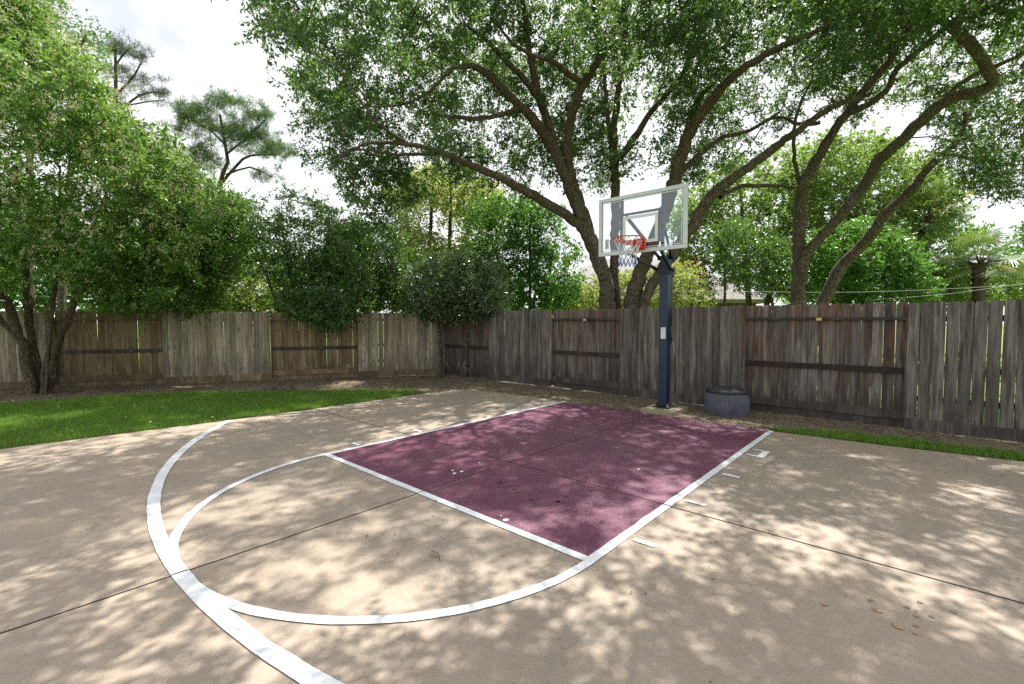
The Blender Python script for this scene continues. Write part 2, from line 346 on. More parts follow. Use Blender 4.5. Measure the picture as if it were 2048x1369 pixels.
def shingle():
    m, t, b = newmat('grey_roof_shingle'); w = objcoord(t, True)
    br = N(t, 'ShaderNodeTexBrick'); q = N(t, 'ShaderNodeVectorMath', operation='MULTIPLY'); q.inputs[1].default_value = (1, 1, 1)
    sx = N(t, 'ShaderNodeSeparateXYZ'); t.links.new(w, sx.inputs[0]); cxy = N(t, 'ShaderNodeCombineXYZ')
    t.links.new(sx.outputs['X'], cxy.inputs[0]); t.links.new(sx.outputs['Z'], cxy.inputs[1]); t.links.new(cxy.outputs[0], br.inputs['Vector'])
    br.inputs['Scale'].default_value = 3.0; br.inputs['Color1'].default_value = (0.30, 0.29, 0.29, 1); br.inputs['Color2'].default_value = (0.40, 0.39, 0.38, 1)
    br.inputs['Mortar'].default_value = (0.16, 0.155, 0.15, 1); br.inputs['Mortar Size'].default_value = 0.03
    n = noise(t, 6, 5, 0.7, w); c = mixc(t, mapr(t, n.outputs['Fac'], 0.3, 0.7, 0, 0.35), br.outputs['Color'], (0.24, 0.235, 0.23))
    t.links.new(c, b.inputs['Base Color']); b.inputs['Roughness'].default_value = 0.9; return m
M_ROOF = shingle()
def glassmat():
    m, t, b = newmat('clear_backboard_glass')
    tr = N(t, 'ShaderNodeBsdfTransparent'); tr.inputs[0].default_value = (0.90, 0.94, 0.95, 1)
    gl = N(t, 'ShaderNodeBsdfGlossy'); gl.inputs['Roughness'].default_value = 0.03; gl.inputs['Color'].default_value = (0.9, 0.95, 1, 1)
    fr = N(t, 'ShaderNodeFresnel'); fr.inputs[0].default_value = 1.5
    df = N(t, 'ShaderNodeBsdfDiffuse'); df.inputs[0].default_value = (0.6, 0.65, 0.7, 1)
    n = noise(t, 3, 5, 0.6, objcoord(t))
    m1 = N(t, 'ShaderNodeMixShader'); t.links.new(math_(t, 'ADD', fr.outputs[0], 0.02), m1.inputs[0]); t.links.new(tr.outputs[0], m1.inputs[1]); t.links.new(gl.outputs[0], m1.inputs[2])
    m2 = N(t, 'ShaderNodeMixShader'); t.links.new(mapr(t, n.outputs['Fac'], 0.45, 0.75, 0.01, 0.05), m2.inputs[0]); t.links.new(m1.outputs[0], m2.inputs[1]); t.links.new(df.outputs[0], m2.inputs[2])
    t.links.new(m2.outputs[0], t.nodes['Material Output'].inputs['Surface']); return m
M_GLASS = glassmat()

# ------------------------------------------------------------------ ground
def grid_sheet(name, inside, x0, x1, y0, y1, step, zf, mat, **k):
    xs = np.arange(x0, x1, step); ys = np.arange(y0, y1, step)
    X, Y = np.meshgrid(xs, ys, indexing='ij'); Z = zf(X, Y)
    vs = np.stack([X.ravel(), Y.ravel(), Z.ravel()], 1); ny = len(ys)
    i, j = np.meshgrid(np.arange(len(xs) - 1), np.arange(ny - 1), indexing='ij'); i = i.ravel(); j = j.ravel()
    f = np.stack([i * ny + j, (i + 1) * ny + j, (i + 1) * ny + j + 1, i * ny + j + 1], 1)
    cx = X[i, j] + step / 2; cy = Y[i, j] + step / 2
    return mesh_np(name, vs, f[inside(cx, cy)], mat, None, True, **k)
def wav(x, y, s=1.0):
    return (np.sin(x * 2.1 * s + 1.3) * np.cos(y * 1.7 * s) + 0.6 * np.sin(x * 5.3 * s + y * 3.1 * s) + 0.4 * np.cos(x * 9.7 * s - y * 8.3 * s + 2)) / 2
def court_uv(x, y):
    dx = x - M2[0]; dy = y - M2[1]; return dx * U2[0] + dy * U2[1], dx * V2[0] + dy * V2[1]
mesh_py('ground', [(-260, -120, -0.14), (260, -120, -0.14), (260, 480, -0.14), (-260, 480, -0.14)], [(0, 1, 2, 3)], M_FIELD, kind='structure')
FL0 = np.array([-2.2, 14.24]); FL1 = np.array([-9.1, 12.05]); TL = (FL1 - FL0) / np.linalg.norm(FL1 - FL0); NL = np.array([-TL[1], TL[0]])
if NL @ (-FL0) < 0: NL = -NL
def in_yard(x, y):
    u, v = court_uv(x, y); dl = (x - FL0[0]) * NL[0] + (y - FL0[1]) * NL[1]
    return (u < 7.2) & (dl > -0.4)
SLAB_L = [(-9.0, 5.35), (-2.62, 5.13), (-1.68, 5.06), (-0.23, 4.92), (1.16, 4.84), (2.3, 4.84), (3.7, 4.84), (4.45, 4.66), (4.84, 4.2), (4.95, 3.4)]
SLAB_B = [(4.97, 1.87), (4.95, -0.5), (4.93, -1.85), (5.03, -3.1), (5.2, -4.3), (5.35, -5.5), (5.5, -9.0)]
def in_slab(x, y, m=0.0):
    u, v = court_uv(x, y)
    vl = np.interp(u, [a for a, b in SLAB_L], [b for a, b in SLAB_L]) + m
    ub = np.interp(v, [b for a, b in SLAB_B[::-1]], [a for a, b in SLAB_B[::-1]]) + m
    return (v < vl) & (u < ub)
grid_sheet('garden_bed', lambda x, y: in_yard(x, y) & ~in_slab(x, y, -0.5), -17, 13, 0, 15, 0.12, lambda x, y: -0.035 + 0.018 * wav(x, y), M_DIRT, kind='structure')
# lawns: polygon areas in plan
def inpoly(x, y, poly):
    x = np.asarray(x); y = np.asarray(y); r = np.zeros(x.shape, bool); n = len(poly)
    for i in range(n):
        x1, y1 = poly[i]; x2, y2 = poly[(i + 1) % n]
        c = ((y1 > y) != (y2 > y)) & (x < (x2 - x1) * (y - y1) / (y2 - y1 + 1e-12) + x1); r ^= c
    return r
LAWN_L = [(-16, 7.2), (-12, 8.2), (-9.94, 8.96), (-8.8, 9.85), (-7.14, 10.5), (-5.35, 10.55), (-3.84, 10.85), (-2.3, 10.85), (-1.95, 10.4), (-3.0, 9.2), (-3.64, 8.37), (-4.64, 7.4), (-5.76, 6.42), (-6.43, 5.76), (-9.5, 2.5), (-16, 0)]
LAWN_R = [(3.9, 6.9), (4.3, 6.9), (5.0, 6.55), (6.0, 5.75), (6.75, 5.2), (9, 3.2), (9, 2.6), (5.9, 5.25), (4.95, 5.9), (3.82, 6.75)]
grid_sheet('lawn', lambda x, y: (inpoly(x, y, LAWN_L)) & ~in_slab(x, y, -0.3), -17, 0, 0, 12, 0.12, lambda x, y: -0.014 + 0.008 * wav(x, y), M_LAWNSOIL, kind='structure')
grid_sheet('grass_strip', lambda x, y: (inpoly(x, y, LAWN_R)) & ~in_slab(x, y, -0.3), 3, 10, 2, 8, 0.12, lambda x, y: -0.012 + 0.008 * wav(x, y), M_LAWNSOIL, kind='structure')
def grass(name, poly, n, h0, h1, edge, mat_=None, keep=None, **k):
    mat_ = mat_ or L_GRASS
    a = np.array(poly); lo = a.min(0); hi = a.max(0)
    lo = np.maximum(lo, [-13, 3]);
    x = rng.uniform(lo[0], hi[0], n * 4); y = rng.uniform(lo[1], hi[1], n * 4)
    x2 = x + 0.10 * wav(x * 3, y * 3) ; y2 = y + 0.10 * wav(y * 3 + 2, x * 3)
    den = 0.72 + 0.45 * wav(x * 1.3, y * 1.3)
    ok = inpoly(x2, y2, poly) & ~in_slab(x, y, 0.015 + 0.02 * wav(x * 5, y * 5)) & (rng.random(n * 4) < den)
    if keep is not None: ok &= keep(x, y)
    x = x[ok][:n]; y = y[ok][:n]; n = len(x)
    h = rng.uniform(h0, h1, n); an = rng.uniform(0, 2 * PI, n); w = rng.uniform(0.003, 0.0055, n)
    lx = rng.normal(0, 0.45, n) * h; ly = rng.normal(0, 0.45, n) * h
    z = np.full(n, -0.022)
    b1 = np.stack([x - np.cos(an) * w, y - np.sin(an) * w, z], 1); b2 = np.stack([x + np.cos(an) * w, y + np.sin(an) * w, z], 1)
    tp = np.stack([x + lx, y + ly, z + h], 1)
    vs = np.stack([b1, b2, tp], 1).reshape(-1, 3)
    return mesh_np(name, vs, np.arange(3 * n).reshape(-1, 3), mat_, **k)
grass('grass', LAWN_L, 170000, 0.035, 0.085, 0.1, kind='stuff', label='bright green lawn grass between the slab and the bed under the left tree', cat='grass')
grass('grass', LAWN_R, 42000, 0.03, 0.085, 0.1, kind='stuff', label='narrow strip of shaded grass at the foot of the right fence', cat='grass')
L_DRYG = leafmat('dry_grass_blade', (0.12, 0.13, 0.03), (0.20, 0.21, 0.06), (0.32, 0.30, 0.12), (0.4, 0.4, 0.1), 0.35, 0.6, 0.2)
def edge_band(x, y): return ~in_slab(x, y, 0.5)
grass('dry_grass', LAWN_L, 26000, 0.025, 0.06, .1, L_DRYG, lambda x, y: (in_slab(x, y, 0.20 + 0.5 * np.abs(wav(x * .7, y * .7)))) | (rng.random(x.shape) < .45) & (wav(x * .8 + 3, y * .8) > .25), kind='stuff', label='yellowed grass blades along the slab edge of the left lawn', cat='grass')
def scatter_leaves(name, n, poly, mat, s0, s1, z0, up=0.25, avoid=None, **k):
    a = np.array(poly); lo = a.min(0); hi = a.max(0)
    x = rng.uniform(lo[0], hi[0], n * 6); y = rng.uniform(lo[1], hi[1], n * 6); ok = inpoly(x, y, poly)
    if avoid is not None: ok &= ~avoid(x, y)
    x = x[ok][:n]; y = y[ok][:n]; n = len(x)
    C = np.stack([x, y, z0 + 0.018 * wav(x, y) + rng.uniform(0.004, 0.02, n)], 1) if z0 < 0 else np.stack([x, y, np.full(n, z0)], 1)
    L = rng.uniform(s0, s1, n); an = rng.uniform(0, 2 * PI, n)
    A = np.stack([np.cos(an), np.sin(an), rng.uniform(-up, up, n)], 1); B = np.stack([-np.sin(an), np.cos(an), rng.uniform(-up, up, n)], 1)
    if z0 >= 0: A[:, 2] = np.abs(A[:, 2]); B[:, 2] = 0.1
    v = np.stack([C, C + A * (L * .5)[:, None] + B * (L * .24)[:, None] + [0, 0, .004], C + A * L[:, None], C + A * (L * .5)[:, None] - B * (L * .24)[:, None] + [0, 0, .004]], 1).reshape(-1, 3)
    return mesh_np(name, v, np.arange(4 * n).reshape(-1, 4), mat, **k)
BED = [(-14, 11.2), (-14, 8), (-9.94, 8.9), (-8.8, 9.8), (-7.14, 10.5), (-3.84, 10.9), (-1, 11.2), (1.1, 9.3), (3.8, 6.8), (7, 4.5), (7.6, 6), (2.3, 10.3), (-2.2, 13.9), (-9.1, 12.0)]
scatter_leaves('leaf_litter', 9000, BED, L_DRY, 0.03, 0.075, -0.030, avoid=lambda x, y: in_slab(x, y, 0.02), kind='stuff', label='dry brown leaf litter lying on the soil bed along the fence', cat='leaf litter')
scatter_leaves('fallen_leaves', 300, [(-7, 6), (2, 1), (7, 3), (3, 8), (-1, 11), (-3, 9.5)], L_DRY, 0.015, 0.032, 0.004, 0.08, avoid=lambda x, y: ~in_slab(x, y, -0.05), kind='stuff', label='few small dry leaves scattered over the concrete court', cat='leaves')
scatter_leaves('fallen_leaves', 160, LAWN_L, L_FLOWER, 0.04, 0.08, 0.03, 0.3, kind='stuff', label='pale fallen leaves caught on the left lawn', cat='leaves')

# ------------------------------------------------------------------ court
court = empty('court_pavement', (0, 0, 0), kind='structure')
def clip(poly, axis, lim, sign):        # keep sign*(c - lim) >= 0
    out = []
    for i in range(len(poly)):
        a = poly[i]; b = poly[(i + 1) % len(poly)]; da = sign * (a[axis] - lim); db = sign * (b[axis] - lim)
        if da >= 0: out.append(a)
        if da * db < 0:
            t = da / (da - db); out.append((a[0] + (b[0] - a[0]) * t, a[1] + (b[1] - a[1]) * t))
    return out
JU, JV, G = 1.25, 0.0, 0.006
SLAB = SLAB_L + SLAB_B + [(-9, -9.0)]
CELLS = [(su, sv) for su in (-1, 1) for sv in (-1, 1)]
def cellclip(poly, su, sv, g=G):
    p = clip(poly, 0, JU + su * g, su)
    return clip(p, 1, JV + sv * g, sv) if len(p) > 2 else p
for su, sv in CELLS:
    p = cellclip(SLAB, su, sv)
    # irregular long edges: points every 0.25 m
    q = []
    for i in range(len(p)):
        a = np.array(p[i]); b = np.array(p[(i + 1) % len(p)]); n = max(1, int(np.linalg.norm(b - a) / 0.12))
        for k in range(n):
            c = a + (b - a) * k / n
            if k: c = c + rng.normal(0, 0.0018, 2)
            q.append(c)
    bm = bmesh.new(); vs = [bm.verts.new(ct(c[0], c[1], 0)) for c in q]; f = bm.faces.new(vs)
    bmesh.ops.recalc_face_normals(bm, faces=[f])
    if f.normal.z < 0: f.normal_flip()
    r = bmesh.ops.inset_region(bm, faces=[f], thickness=0.006, depth=0.0)
    for v in bm.verts:
        if any(e.is_boundary for e in v.link_edges): v.co.z = -0.005
    be = [e for e in bm.edges if e.is_boundary]
    ex = bmesh.ops.extrude_edge_only(bm, edges=be)
    for g_ in ex['geom']:
        if isinstance(g_, bmesh.types.BMVert): g_.co.z = -0.11
    bm_obj('slab_panel', bm, M_SLAB, court)
M_SEAL = plain('dark_joint_dirt', (0.022, 0.017, 0.014), 0.95, 0, 0.4, 20)
for a_, b_ in (((-9, JV), (4.93, JV)), ((JU, -8.9), (JU, 4.8))):
    d_ = (0, 1) if a_[1] == b_[1] else (1, 0); zz_ = -.0020 if d_[0] else -.0026
    d_ = (d_[0] * .0058, d_[1] * .0058)
    mesh_py('joint_seal', [ct(a_[0] - d_[0], a_[1] - d_[1], zz_), ct(b_[0] - d_[0], b_[1] - d_[1], zz_), ct(b_[0] + d_[0], b_[1] + d_[1], zz_), ct(a_[0] + d_[0], a_[1] + d_[1], zz_)], [(0, 1, 2, 3)], M_SEAL, court)
def strip(name, left, right, z, mat, parent=court):
    """left/right: lists of (u,v); clipped at the joints"""
    vs = []; fs = []
    for i in range(len(left) - 1):
        quad = [tuple(left[i]), tuple(left[i + 1]), tuple(right[i + 1]), tuple(right[i])]
        for su, sv in CELLS:
            p = cellclip(quad, su, sv, G + 0.002)
            if len(p) < 3: continue
            b = len(vs); vs += [ct(a, c, z) for a, c in p]; fs.append(tuple(range(b, b + len(p))))
    o = mesh_py(name, vs, fs, mat, parent)
    bm = bmesh.new(); bm.from_mesh(o.data)
    for f in bm.faces:
        if f.normal.z < 0: f.normal_flip()
    bm.to_mesh(o.data); bm.free(); return o
def wob(n, s=0.0016):
    a = rng.normal(0, s, n); return (a + np.roll(a, 1) + np.roll(a, 2) * .6) / 1.8
def line(name, pts, w, z, mat=M_LINE, step=0.07):
    P_ = [np.array(p, float) for p in pts]; S = []
    for a, b in zip(P_[:-1], P_[1:]):
        n = max(1, int(np.linalg.norm(b - a) / step)); S += [a + (b - a) * k / n for k in range(n)]
    S.append(P_[-1]); S = np.array(S); T = np.gradient(S, axis=0); T /= np.linalg.norm(T, axis=1)[:, None] + 1e-9
    Nn = np.stack([-T[:, 1], T[:, 0]], 1); n = len(S)
    return strip(name, S + Nn * (w / 2 + wob(n))[:, None], S - Nn * (w / 2 + wob(n))[:, None], z, mat)
us = np.linspace(0.0, 4.93, 60)
strip('key_paint', np.stack([us, np.full(60, 1.85)], 1), np.stack([us, np.full(60, -1.83)], 1), 0.0014, M_KEY)
line('lane_line', [(0.0, 1.86), (4.96, 1.87)], 0.068, 0.0019); line('lane_line', [(0.0, -1.86), (4.93, -1.82)], 0.072, 0.0019)
line('free_throw_line', [(0.0, 1.89), (0.0, -1.89)], 0.072, 0.0022)
arc = [(-1.875 * math.sin(t), 1.865 * math.cos(t)) for t in np.linspace(0, PI, 140)]
line('free_throw_circle', arc, 0.068, 0.0025)
tc_u, tc_v = court_uv(2.807, 8.446)
arc3 = []
for t in np.linspace(R(120), R(262), 260):
    arc3.append((tc_u + 7.42 * math.cos(t), tc_v + 7.42 * math.sin(t)))
arc3 = [p for p in arc3 if in_slab(*[np.array(q) for q in ct(*p)[:2]], -0.02)]
line('three_point_line', arc3, 0.092, 0.0028)
for s in (1, -1):
    for u in (0.48, 1.47, 2.44): line('lane_mark', [(u, s * 1.93), (u, s * 2.10)], 0.05, 0.0019, step=0.02)
    line('block_mark', [(3.39, s * 1.90), (3.39, s * 2.09)], 0.042, 0.0019, step=0.02); line('block_mark', [(3.67, s * 1.90), (3.67, s * 2.09)], 0.042, 0.0019, step=0.02)
    line('block_mark', [(3.37, s * 2.06), (3.69, s * 2.06)], 0.075, 0.0022, step=0.02)
def blob(name, u, v, r, z, mat, el=1.0):
    n = 22; a0 = rng.uniform(0, 6); vs = [ct(u, v, z)]
    for k in range(n):
        a = 2 * PI * k / n; rr = r * (1 + 0.10 * math.sin(2 * a + a0) + 0.07 * math.sin(5 * a + a0 * 2) + rng.normal(0, 0.05))
        vs.append(ct(u + rr * math.cos(a) * el, v + rr * math.sin(a), z))
    mesh_py(name, vs, [(0, 1 + k, 1 + (k + 1) % n) for k in range(n)], mat, court)
for u, v, r, m in ((0.48, -3.11, .017, M_STAIN), (0.70, -3.30, .014, M_STAIN2), (0.61, -3.34, .021, M_STAIN), (0.51, -3.43, .026, M_STAIN), (0.69, -3.50, .014, M_STAIN), (0.76, -3.46, .014, M_STAIN2),
                   (0.50, -3.5, .014, M_STAIN), (0.87, -3.51, .015, M_STAIN2), (0.74, -3.56, .014, M_STAIN2), (0.87, -3.65, .012, M_STAIN), (0.58, -3.5, .013, M_STAIN2), (0.33, -2.55, .012, M_STAIN2)):
    blob('stain', u, v, r, 0.0006, m)
for k in range(34):
    blob('paint_drip', rng.uniform(0.5, 1.1) + 0.0, rng.uniform(-1.75, -0.3), rng.uniform(.008, .022), 0.0017, M_STAIN3)
for u, v, r in ((0.09, -1.01, .022), (0.57, 0.17, .022), (0.66, 0.16, .02), (0.62, 0.26, .016), (0.12, -0.93, .009), (1.0, 0.24, .012), (2.0, -1.2, .012), (2.6, -0.6, .012)):
    blob('paint_fleck', u, v, r, 0.0019, M_LINE)

# ------------------------------------------------------------------ fences
def picket_mesh(i, w, h, mat):
    """a dog-eared board that has shrunk towards its foot, origin at the foot, x along the fence, y thickness"""
    t = 0.016; r = 0.024; bow = rng.uniform(-0.003, 0.003); sh = (0.0, 0.0015, 0.0005, 0.0028, 0.0)[i]
    def e(s, k): return (s * (w / 2 - sh * (1 - k / 4)) + bow * math.sin(PI * k / 4), h * k / 4)
    prof = [e(-1, k) for k in (0, 1, 2, 3)] + [(-w / 2, h - r * 1.6), (-w / 2 + r * .35, h - r * .55), (-w / 2 + r * 1.1, h)]
    prof += [(w / 2 - r * 1.1, h), (w / 2 - r * .35, h - r * .55), (w / 2, h - r * 1.6)] + [e(1, k) for k in (3, 2, 1, 0)]
    n = len(prof); vs = [(x * (1 - .011 / w), -t / 2, z if z < h * .9 else z - .004) for x, z in prof] + [(x, t / 2, z) for x, z in prof] + [(x, -t / 2 + .006, z) for x, z in prof]
    fs = [tuple(range(n)), tuple(range(2 * n - 1, n - 1, -1))] + [(k, k + 2 * n, (k + 1) % n + 2 * n, (k + 1) % n) for k in range(n)] + [(k + 2 * n, k + n, (k + 1) % n + n, (k + 1) % n + 2 * n) for k in range(n)]
    me = bpy.data.meshes.new('picket'); me.from_pydata(vs, [], fs); me.materials.append(mat); me.update(); return me
def pickets_for(mat, h): return [picket_mesh(i, w, h, mat) for i, w in enumerate((0.1425, 0.142, 0.142, 0.1412, 0.1428))]
def board(name, p0, p1, z0, z1, off, th, nrm, mat, parent):
    """horizontal board from p0 to p1 (plan), between heights z0 and z1, its near face at off along nrm"""
    L = np.linalg.norm(p1 - p0); an = math.atan2(*(p1 - p0)[::-1]); 
    bm = bmesh.new(); box(bm, (0, 0, (z1 - z0) / 2), (L, th, z1 - z0)); c = (p0 + p1) / 2 + nrm * (off - th / 2)
    o = bm_obj(name, bm, mat, parent, bevel=0.003); o.location = (c[0], c[1], z0); o.rotation_euler = (rng.normal(0, .004), rng.normal(0, .002), an); return o
def bay(fence, p0, p1, nrm, kind, top, mats, railmat, midmat, shrink=1.0):
    d = p1 - p0; L = np.linalg.norm(d); t = d / L; an = math.atan2(t[1], t[0])
    n = int(round(L / 0.143)); pitch = L / n; off = 0.05 if kind == 'A' else -0.045
    zb = 0.13 if kind == 'A' else 0.16
    ms = mats
    for k in range(n):
        c = p0 + t * (pitch * (k + 0.5)) + nrm * (off - 0.008 + (k % 2) * 0.005 + rng.normal(0, 0.0015))
        o = bpy.data.objects.new('picket', ms[rng.integers(len(ms))]); link(o, fence)
        o.location = (c[0] + t[0] * rng.normal(0, .0008), c[1] + t[1] * rng.normal(0, .0008), zb + rng.normal(0, .006))
        o.rotation_euler = (rng.normal(0, .003), rng.normal(0, .0012), an)
        o.scale = (pitch / 0.143 * shrink, 1, (top - zb) / 1.75)
    if kind == 'A':
        board('kickboard', p0, p1, -0.02, 0.15, 0.072, 0.03, nrm, railmat, fence)
        for z in (0.40, 0.86, 1.60): board('rail', p0 + t * .02, p1 - t * .02, z, z + .085, 0.050 - 0.022, 0.036, nrm, midmat, fence)
    else:
        board('rail', p0 + t * .01, p1 - t * .01, 1.625, 1.665, 0.045, 0.085, nrm, railmat, fence)
        board('rail', p0 + t * .01, p1 - t * .01, 0.80, 0.888, 0.004, 0.036, nrm, midmat, fence)
        board('kickboard', p0 + t * .01, p1 - t * .01, 0.10, 0.235, -0.008, 0.03, nrm, railmat, fence)
        board('kickboard', p0 + t * .01, p1 - t * .01, -0.03, 0.105, -0.045, 0.03, nrm, railmat, fence)
        for e in (0.009, L - 0.009):      # side trim closing the recess
            c = p0 + t * e + nrm * 0.0; bm = bmesh.new(); box(bm, (0, 0, 0.84), (0.018, 0.085, 1.64))
            o = bm_obj('post_trim', bm, M_WOODR if (e > 1) == (nrm[0] > 0) else railmat, fence); o.location = (c[0], c[1], 0.0); o.rotation_euler = (0, 0, an)
PK = {m.name: pickets_for(m, 1.75) for m in (M_WOODG, M_WOODR, M_WOODL, M_WOODLB)}
fr = empty('wooden_fence', ct(6.6, 0), label='grey weathered dog-eared board fence behind the basketball hoop and tub', cat='fence')
fl = empty('wooden_fence', (FL0[0], FL0[1], 0), label='brownish mossy board fence behind the left lawn, half hidden by shrubs', cat='fence')
bpy.context.view_layer.update()
def rebase(e, fn):
    before = set(COL.objects); fn(); inv = Matrix.Translation(-e.location)
    for o in set(COL.objects) - before:
        o.location = o.location - e.location
def right_fence():
    vb = [7.62, 5.61, 3.44, 1.55, -0.97, -3.25, -5.65, -8.0]; kinds = 'BABABAB'
    for i, k in enumerate(kinds):
        a = np.array(ct(6.6, vb[i])[:2]); b = np.array(ct(6.6, vb[i + 1])[:2])
        bay(fr, a, b, -U2, k, 1.885, PK['stained_grey_wood' if k == 'B' else 'weathered_grey_wood'], M_RAILG, M_RAIL, 0.98 if i == 5 else (0.99 if i == 4 else 0.998))
def left_fence():
    tb = [0.0, 2.39, 4.68, 7.19, 9.45, 11.9, 14.3]; kinds = 'ABABAB'
    for i, k in enumerate(kinds):
        a = FL0 + TL * tb[i]; b = FL0 + TL * tb[i + 1]
        bay(fl, b, a, NL, k, 1.845, PK['mossy_brown_wood' if k == 'B' else 'mossy_pale_wood'], M_WOODLB, M_RAILG)
def corner_post():
    bm = bmesh.new(); box(bm, (0, 0, 0.9), (0.16, 0.16, 1.86)); o = bm_obj('corner_post', bm, M_WOODR, fr, bevel=.006); o.location = (FL0[0] + .04, FL0[1] + .04, 0); o.rotation_euler = (0, 0, .5)
rebase(fr, right_fence); rebase(fr, corner_post); rebase(fl, left_fence)
for px, py, u, lab, in ((1170, 643, 6.555, 'small solar light on the fence rail left of the hoop pole'), (1638, 643, 6.555, 'small solar light on the fence rail right of the tub')):
    d = P(px, py, 1.0); D = ((6.50 + M2 @ U2) / (np.array([d[0], 1.0]) @ U2)); q = P(px, py, D)
    e = empty('solar_light', (q[0], q[1], 1.61), CA, label=lab, cat='solar light', group='solar lights on the fence rail')
    bm = bmesh.new(); box(bm, (0, 0, 0.06), (0.05, 0.095, 0.012)); box(bm, (0.03, 0, 0.03), (0.012, 0.09, 0.07)); bm_obj('bracket', bm, M_BLACK, e)
    bm = bmesh.new(); box(bm, (-0.004, 0, 0.024), (0.045, 0.078, 0.05)); bm_obj('lens', bm, M_AMBER, e, bevel=0.006)

# ------------------------------------------------------------------ pole footing and hoop
bm = bmesh.new(); vs = []
for (u, v) in ((5.02, 0.29), (5.72, 0.28), (5.72, -0.29), (5.02, -0.28)): vs.append((u, v))
top = [bm.verts.new(ct(u, v, 0.055)) for u, v in vs]; bot = [bm.verts.new(ct(u, v, -0.12)) for u, v in vs]
bm.faces.new(top)
for k in range(4): bm.faces.new((top[k], bot[k], bot[(k + 1) % 4], top[(k + 1) % 4]))
bm_obj('footing_slab', bm, M_FOOT, None, bevel=0.012, kind='structure')
hoop = empty('basketball_hoop', ct(5.41, 0.03, 0.055), CA, label='in-ground basketball hoop with navy pole, clear backboard and orange-red rim', cat='basketball hoop')
bm = bmesh.new(); pw = 0.155
box(bm, (0, 0, 1.36), (pw, pw, 2.70)); bm_obj('pole', bm, M_BLUE, hoop, bevel=0.014)
bm = bmesh.new(); box(bm, (0, 0, 0.012), (0.31, 0.31, 0.022)); box(bm, (0, 0, 0.045), (0.20, 0.20, 0.04)); bm_obj('base_plate', bm, M_BLACK, hoop, bevel=0.006)
for sx in (-1, 1):
    for sy in (-1, 1):
        bm = bmesh.new(); rod(bm, (sx * .125, sy * .125, 0.02), (sx * .125, sy * .125, 0.075), 0.011); rod(bm, (sx * .125, sy * .125, 0.023), (sx * .125, sy * .125, 0.045), 0.021, 6)
        bm_obj('bolt', bm, M_STEEL, hoop)
BX = -0.99; ZB = 2.655; ZT = 3.622; HW = 0.765
bm = bmesh.new(); fw = 0.062
for a, b, h in (((BX, -HW, ZB + fw / 2), (BX, HW, ZB + fw / 2), 1), ((BX, -HW, ZT - fw / 2), (BX, HW, ZT - fw / 2), 1)):
    box(bm, ((a[0]), 0, a[2]), (0.045, 2 * HW, fw))
for y in (-HW + fw / 2, HW - fw / 2): box(bm, (BX, y, (ZB + ZT) / 2), (0.045, fw, ZT - ZB - 2 * fw))
bm_obj('backboard_frame', bm, M_ALU, hoop, bevel=0.005)
bm = bmesh.new(); box(bm, (BX - 0.006, 0, (ZB + ZT) / 2), (0.010, 2 * HW - 2 * fw + .01, ZT - ZB - 2 * fw + .01)); glass = bm_obj('glass_panel', bm, M_GLASS, hoop)
bm = bmesh.new(); x = BX - 0.0135; z0 = ZB + 0.15; z1 = z0 + 0.46; w = 0.305; l = 0.05
box(bm, (x, 0, z0 + l / 2), (0.003, 2 * w, l)); box(bm, (x, 0, z1 - l / 2), (0.003, 2 * w, l))
for s in (-1, 1): box(bm, (x, s * (w - l / 2), (z0 + z1) / 2), (0.003, l, z1 - z0 - 2 * l))
bm_obj('target_square', bm, M_WHITE, hoop)
e_ = 0.012; bm = bmesh.new()                                   # thin white border inside the frame
for s in (-1, 1): box(bm, (x, s * (HW - fw - .02), (ZB + ZT) / 2), (0.003, e_, ZT - ZB - 2 * fw - .05))
for z in (ZB + fw + .02, ZT - fw - .02): box(bm, (x, 0, z), (0.003, 2 * (HW - fw - .03), e_))
bm_obj('border_stripe', bm, M_WHITE, hoop)
# sticker in the lower left corner: upright white rectangle with a leaning silhouette
bm = bmesh.new(); box(bm, (x - .001, HW - fw - .10, ZB + fw + .135), (0.003, 0.078, 0.175)); st = bm_obj('corner_sticker', bm, M_WHITE, hoop)
bm = bmesh.new(); sx_ = x - .004; yy = HW - fw - .10; zz = ZB + fw + .135
for (a, b, c, d_, w_) in ((.018, -.07, -.005, -.01, .018), (-.005, -.01, .008, .045, .02), (.008, .045, -.02, .07, .012), (-.005, -.01, -.025, -.05, .014)):
    bar(bm, (sx_, yy + a, zz + b), (sx_, yy + c, zz + d_), w_, 0.003)
bm_obj('sticker_figure', bm, M_BLUE, st)
bm = bmesh.new()
for s in (-1, 1): box(bm, (BX + 0.048, s * 0.36, (ZB + ZT) / 2), (0.05, 0.042, ZT - ZB - .01))
bm_obj('upright_channel', bm, M_BLUE, hoop)
bm = bmesh.new(); 
for z in (ZB + 0.17, ZB + 0.66): box(bm, (BX + 0.050, 0, z), (0.036, 0.676, 0.034))
bm_obj('cross_bar', bm, M_BLACK, hoop)
for s in (-1, 1):                                              # lift arms, two above and two below each side
    bm = bmesh.new(); bar(bm, (0.0, s * .105, 2.44), (BX + .08, s * .30, ZB + 0.05), 0.036, 0.055); bm_obj('lift_arm', bm, M_BLACK, hoop, bevel=.004)
    bm = bmesh.new(); bar(bm, (0.0, s * .105, 2.66), (BX + .08, s * .30, ZB + 0.64), 0.036, 0.05); bm_obj('lift_arm', bm, M_BLACK, hoop, bevel=.004)
bm = bmesh.new(); box(bm, (0.0, 0, 2.44), (0.20, 0.25, 0.11)); rod(bm, (0, -.16, 2.44), (0, .16, 2.44), .022, 10); rod(bm, (0, -.15, 2.66), (0, .15, 2.66), .022, 10); bm_obj('pivot_bracket', bm, M_BLACK, hoop, bevel=.0)
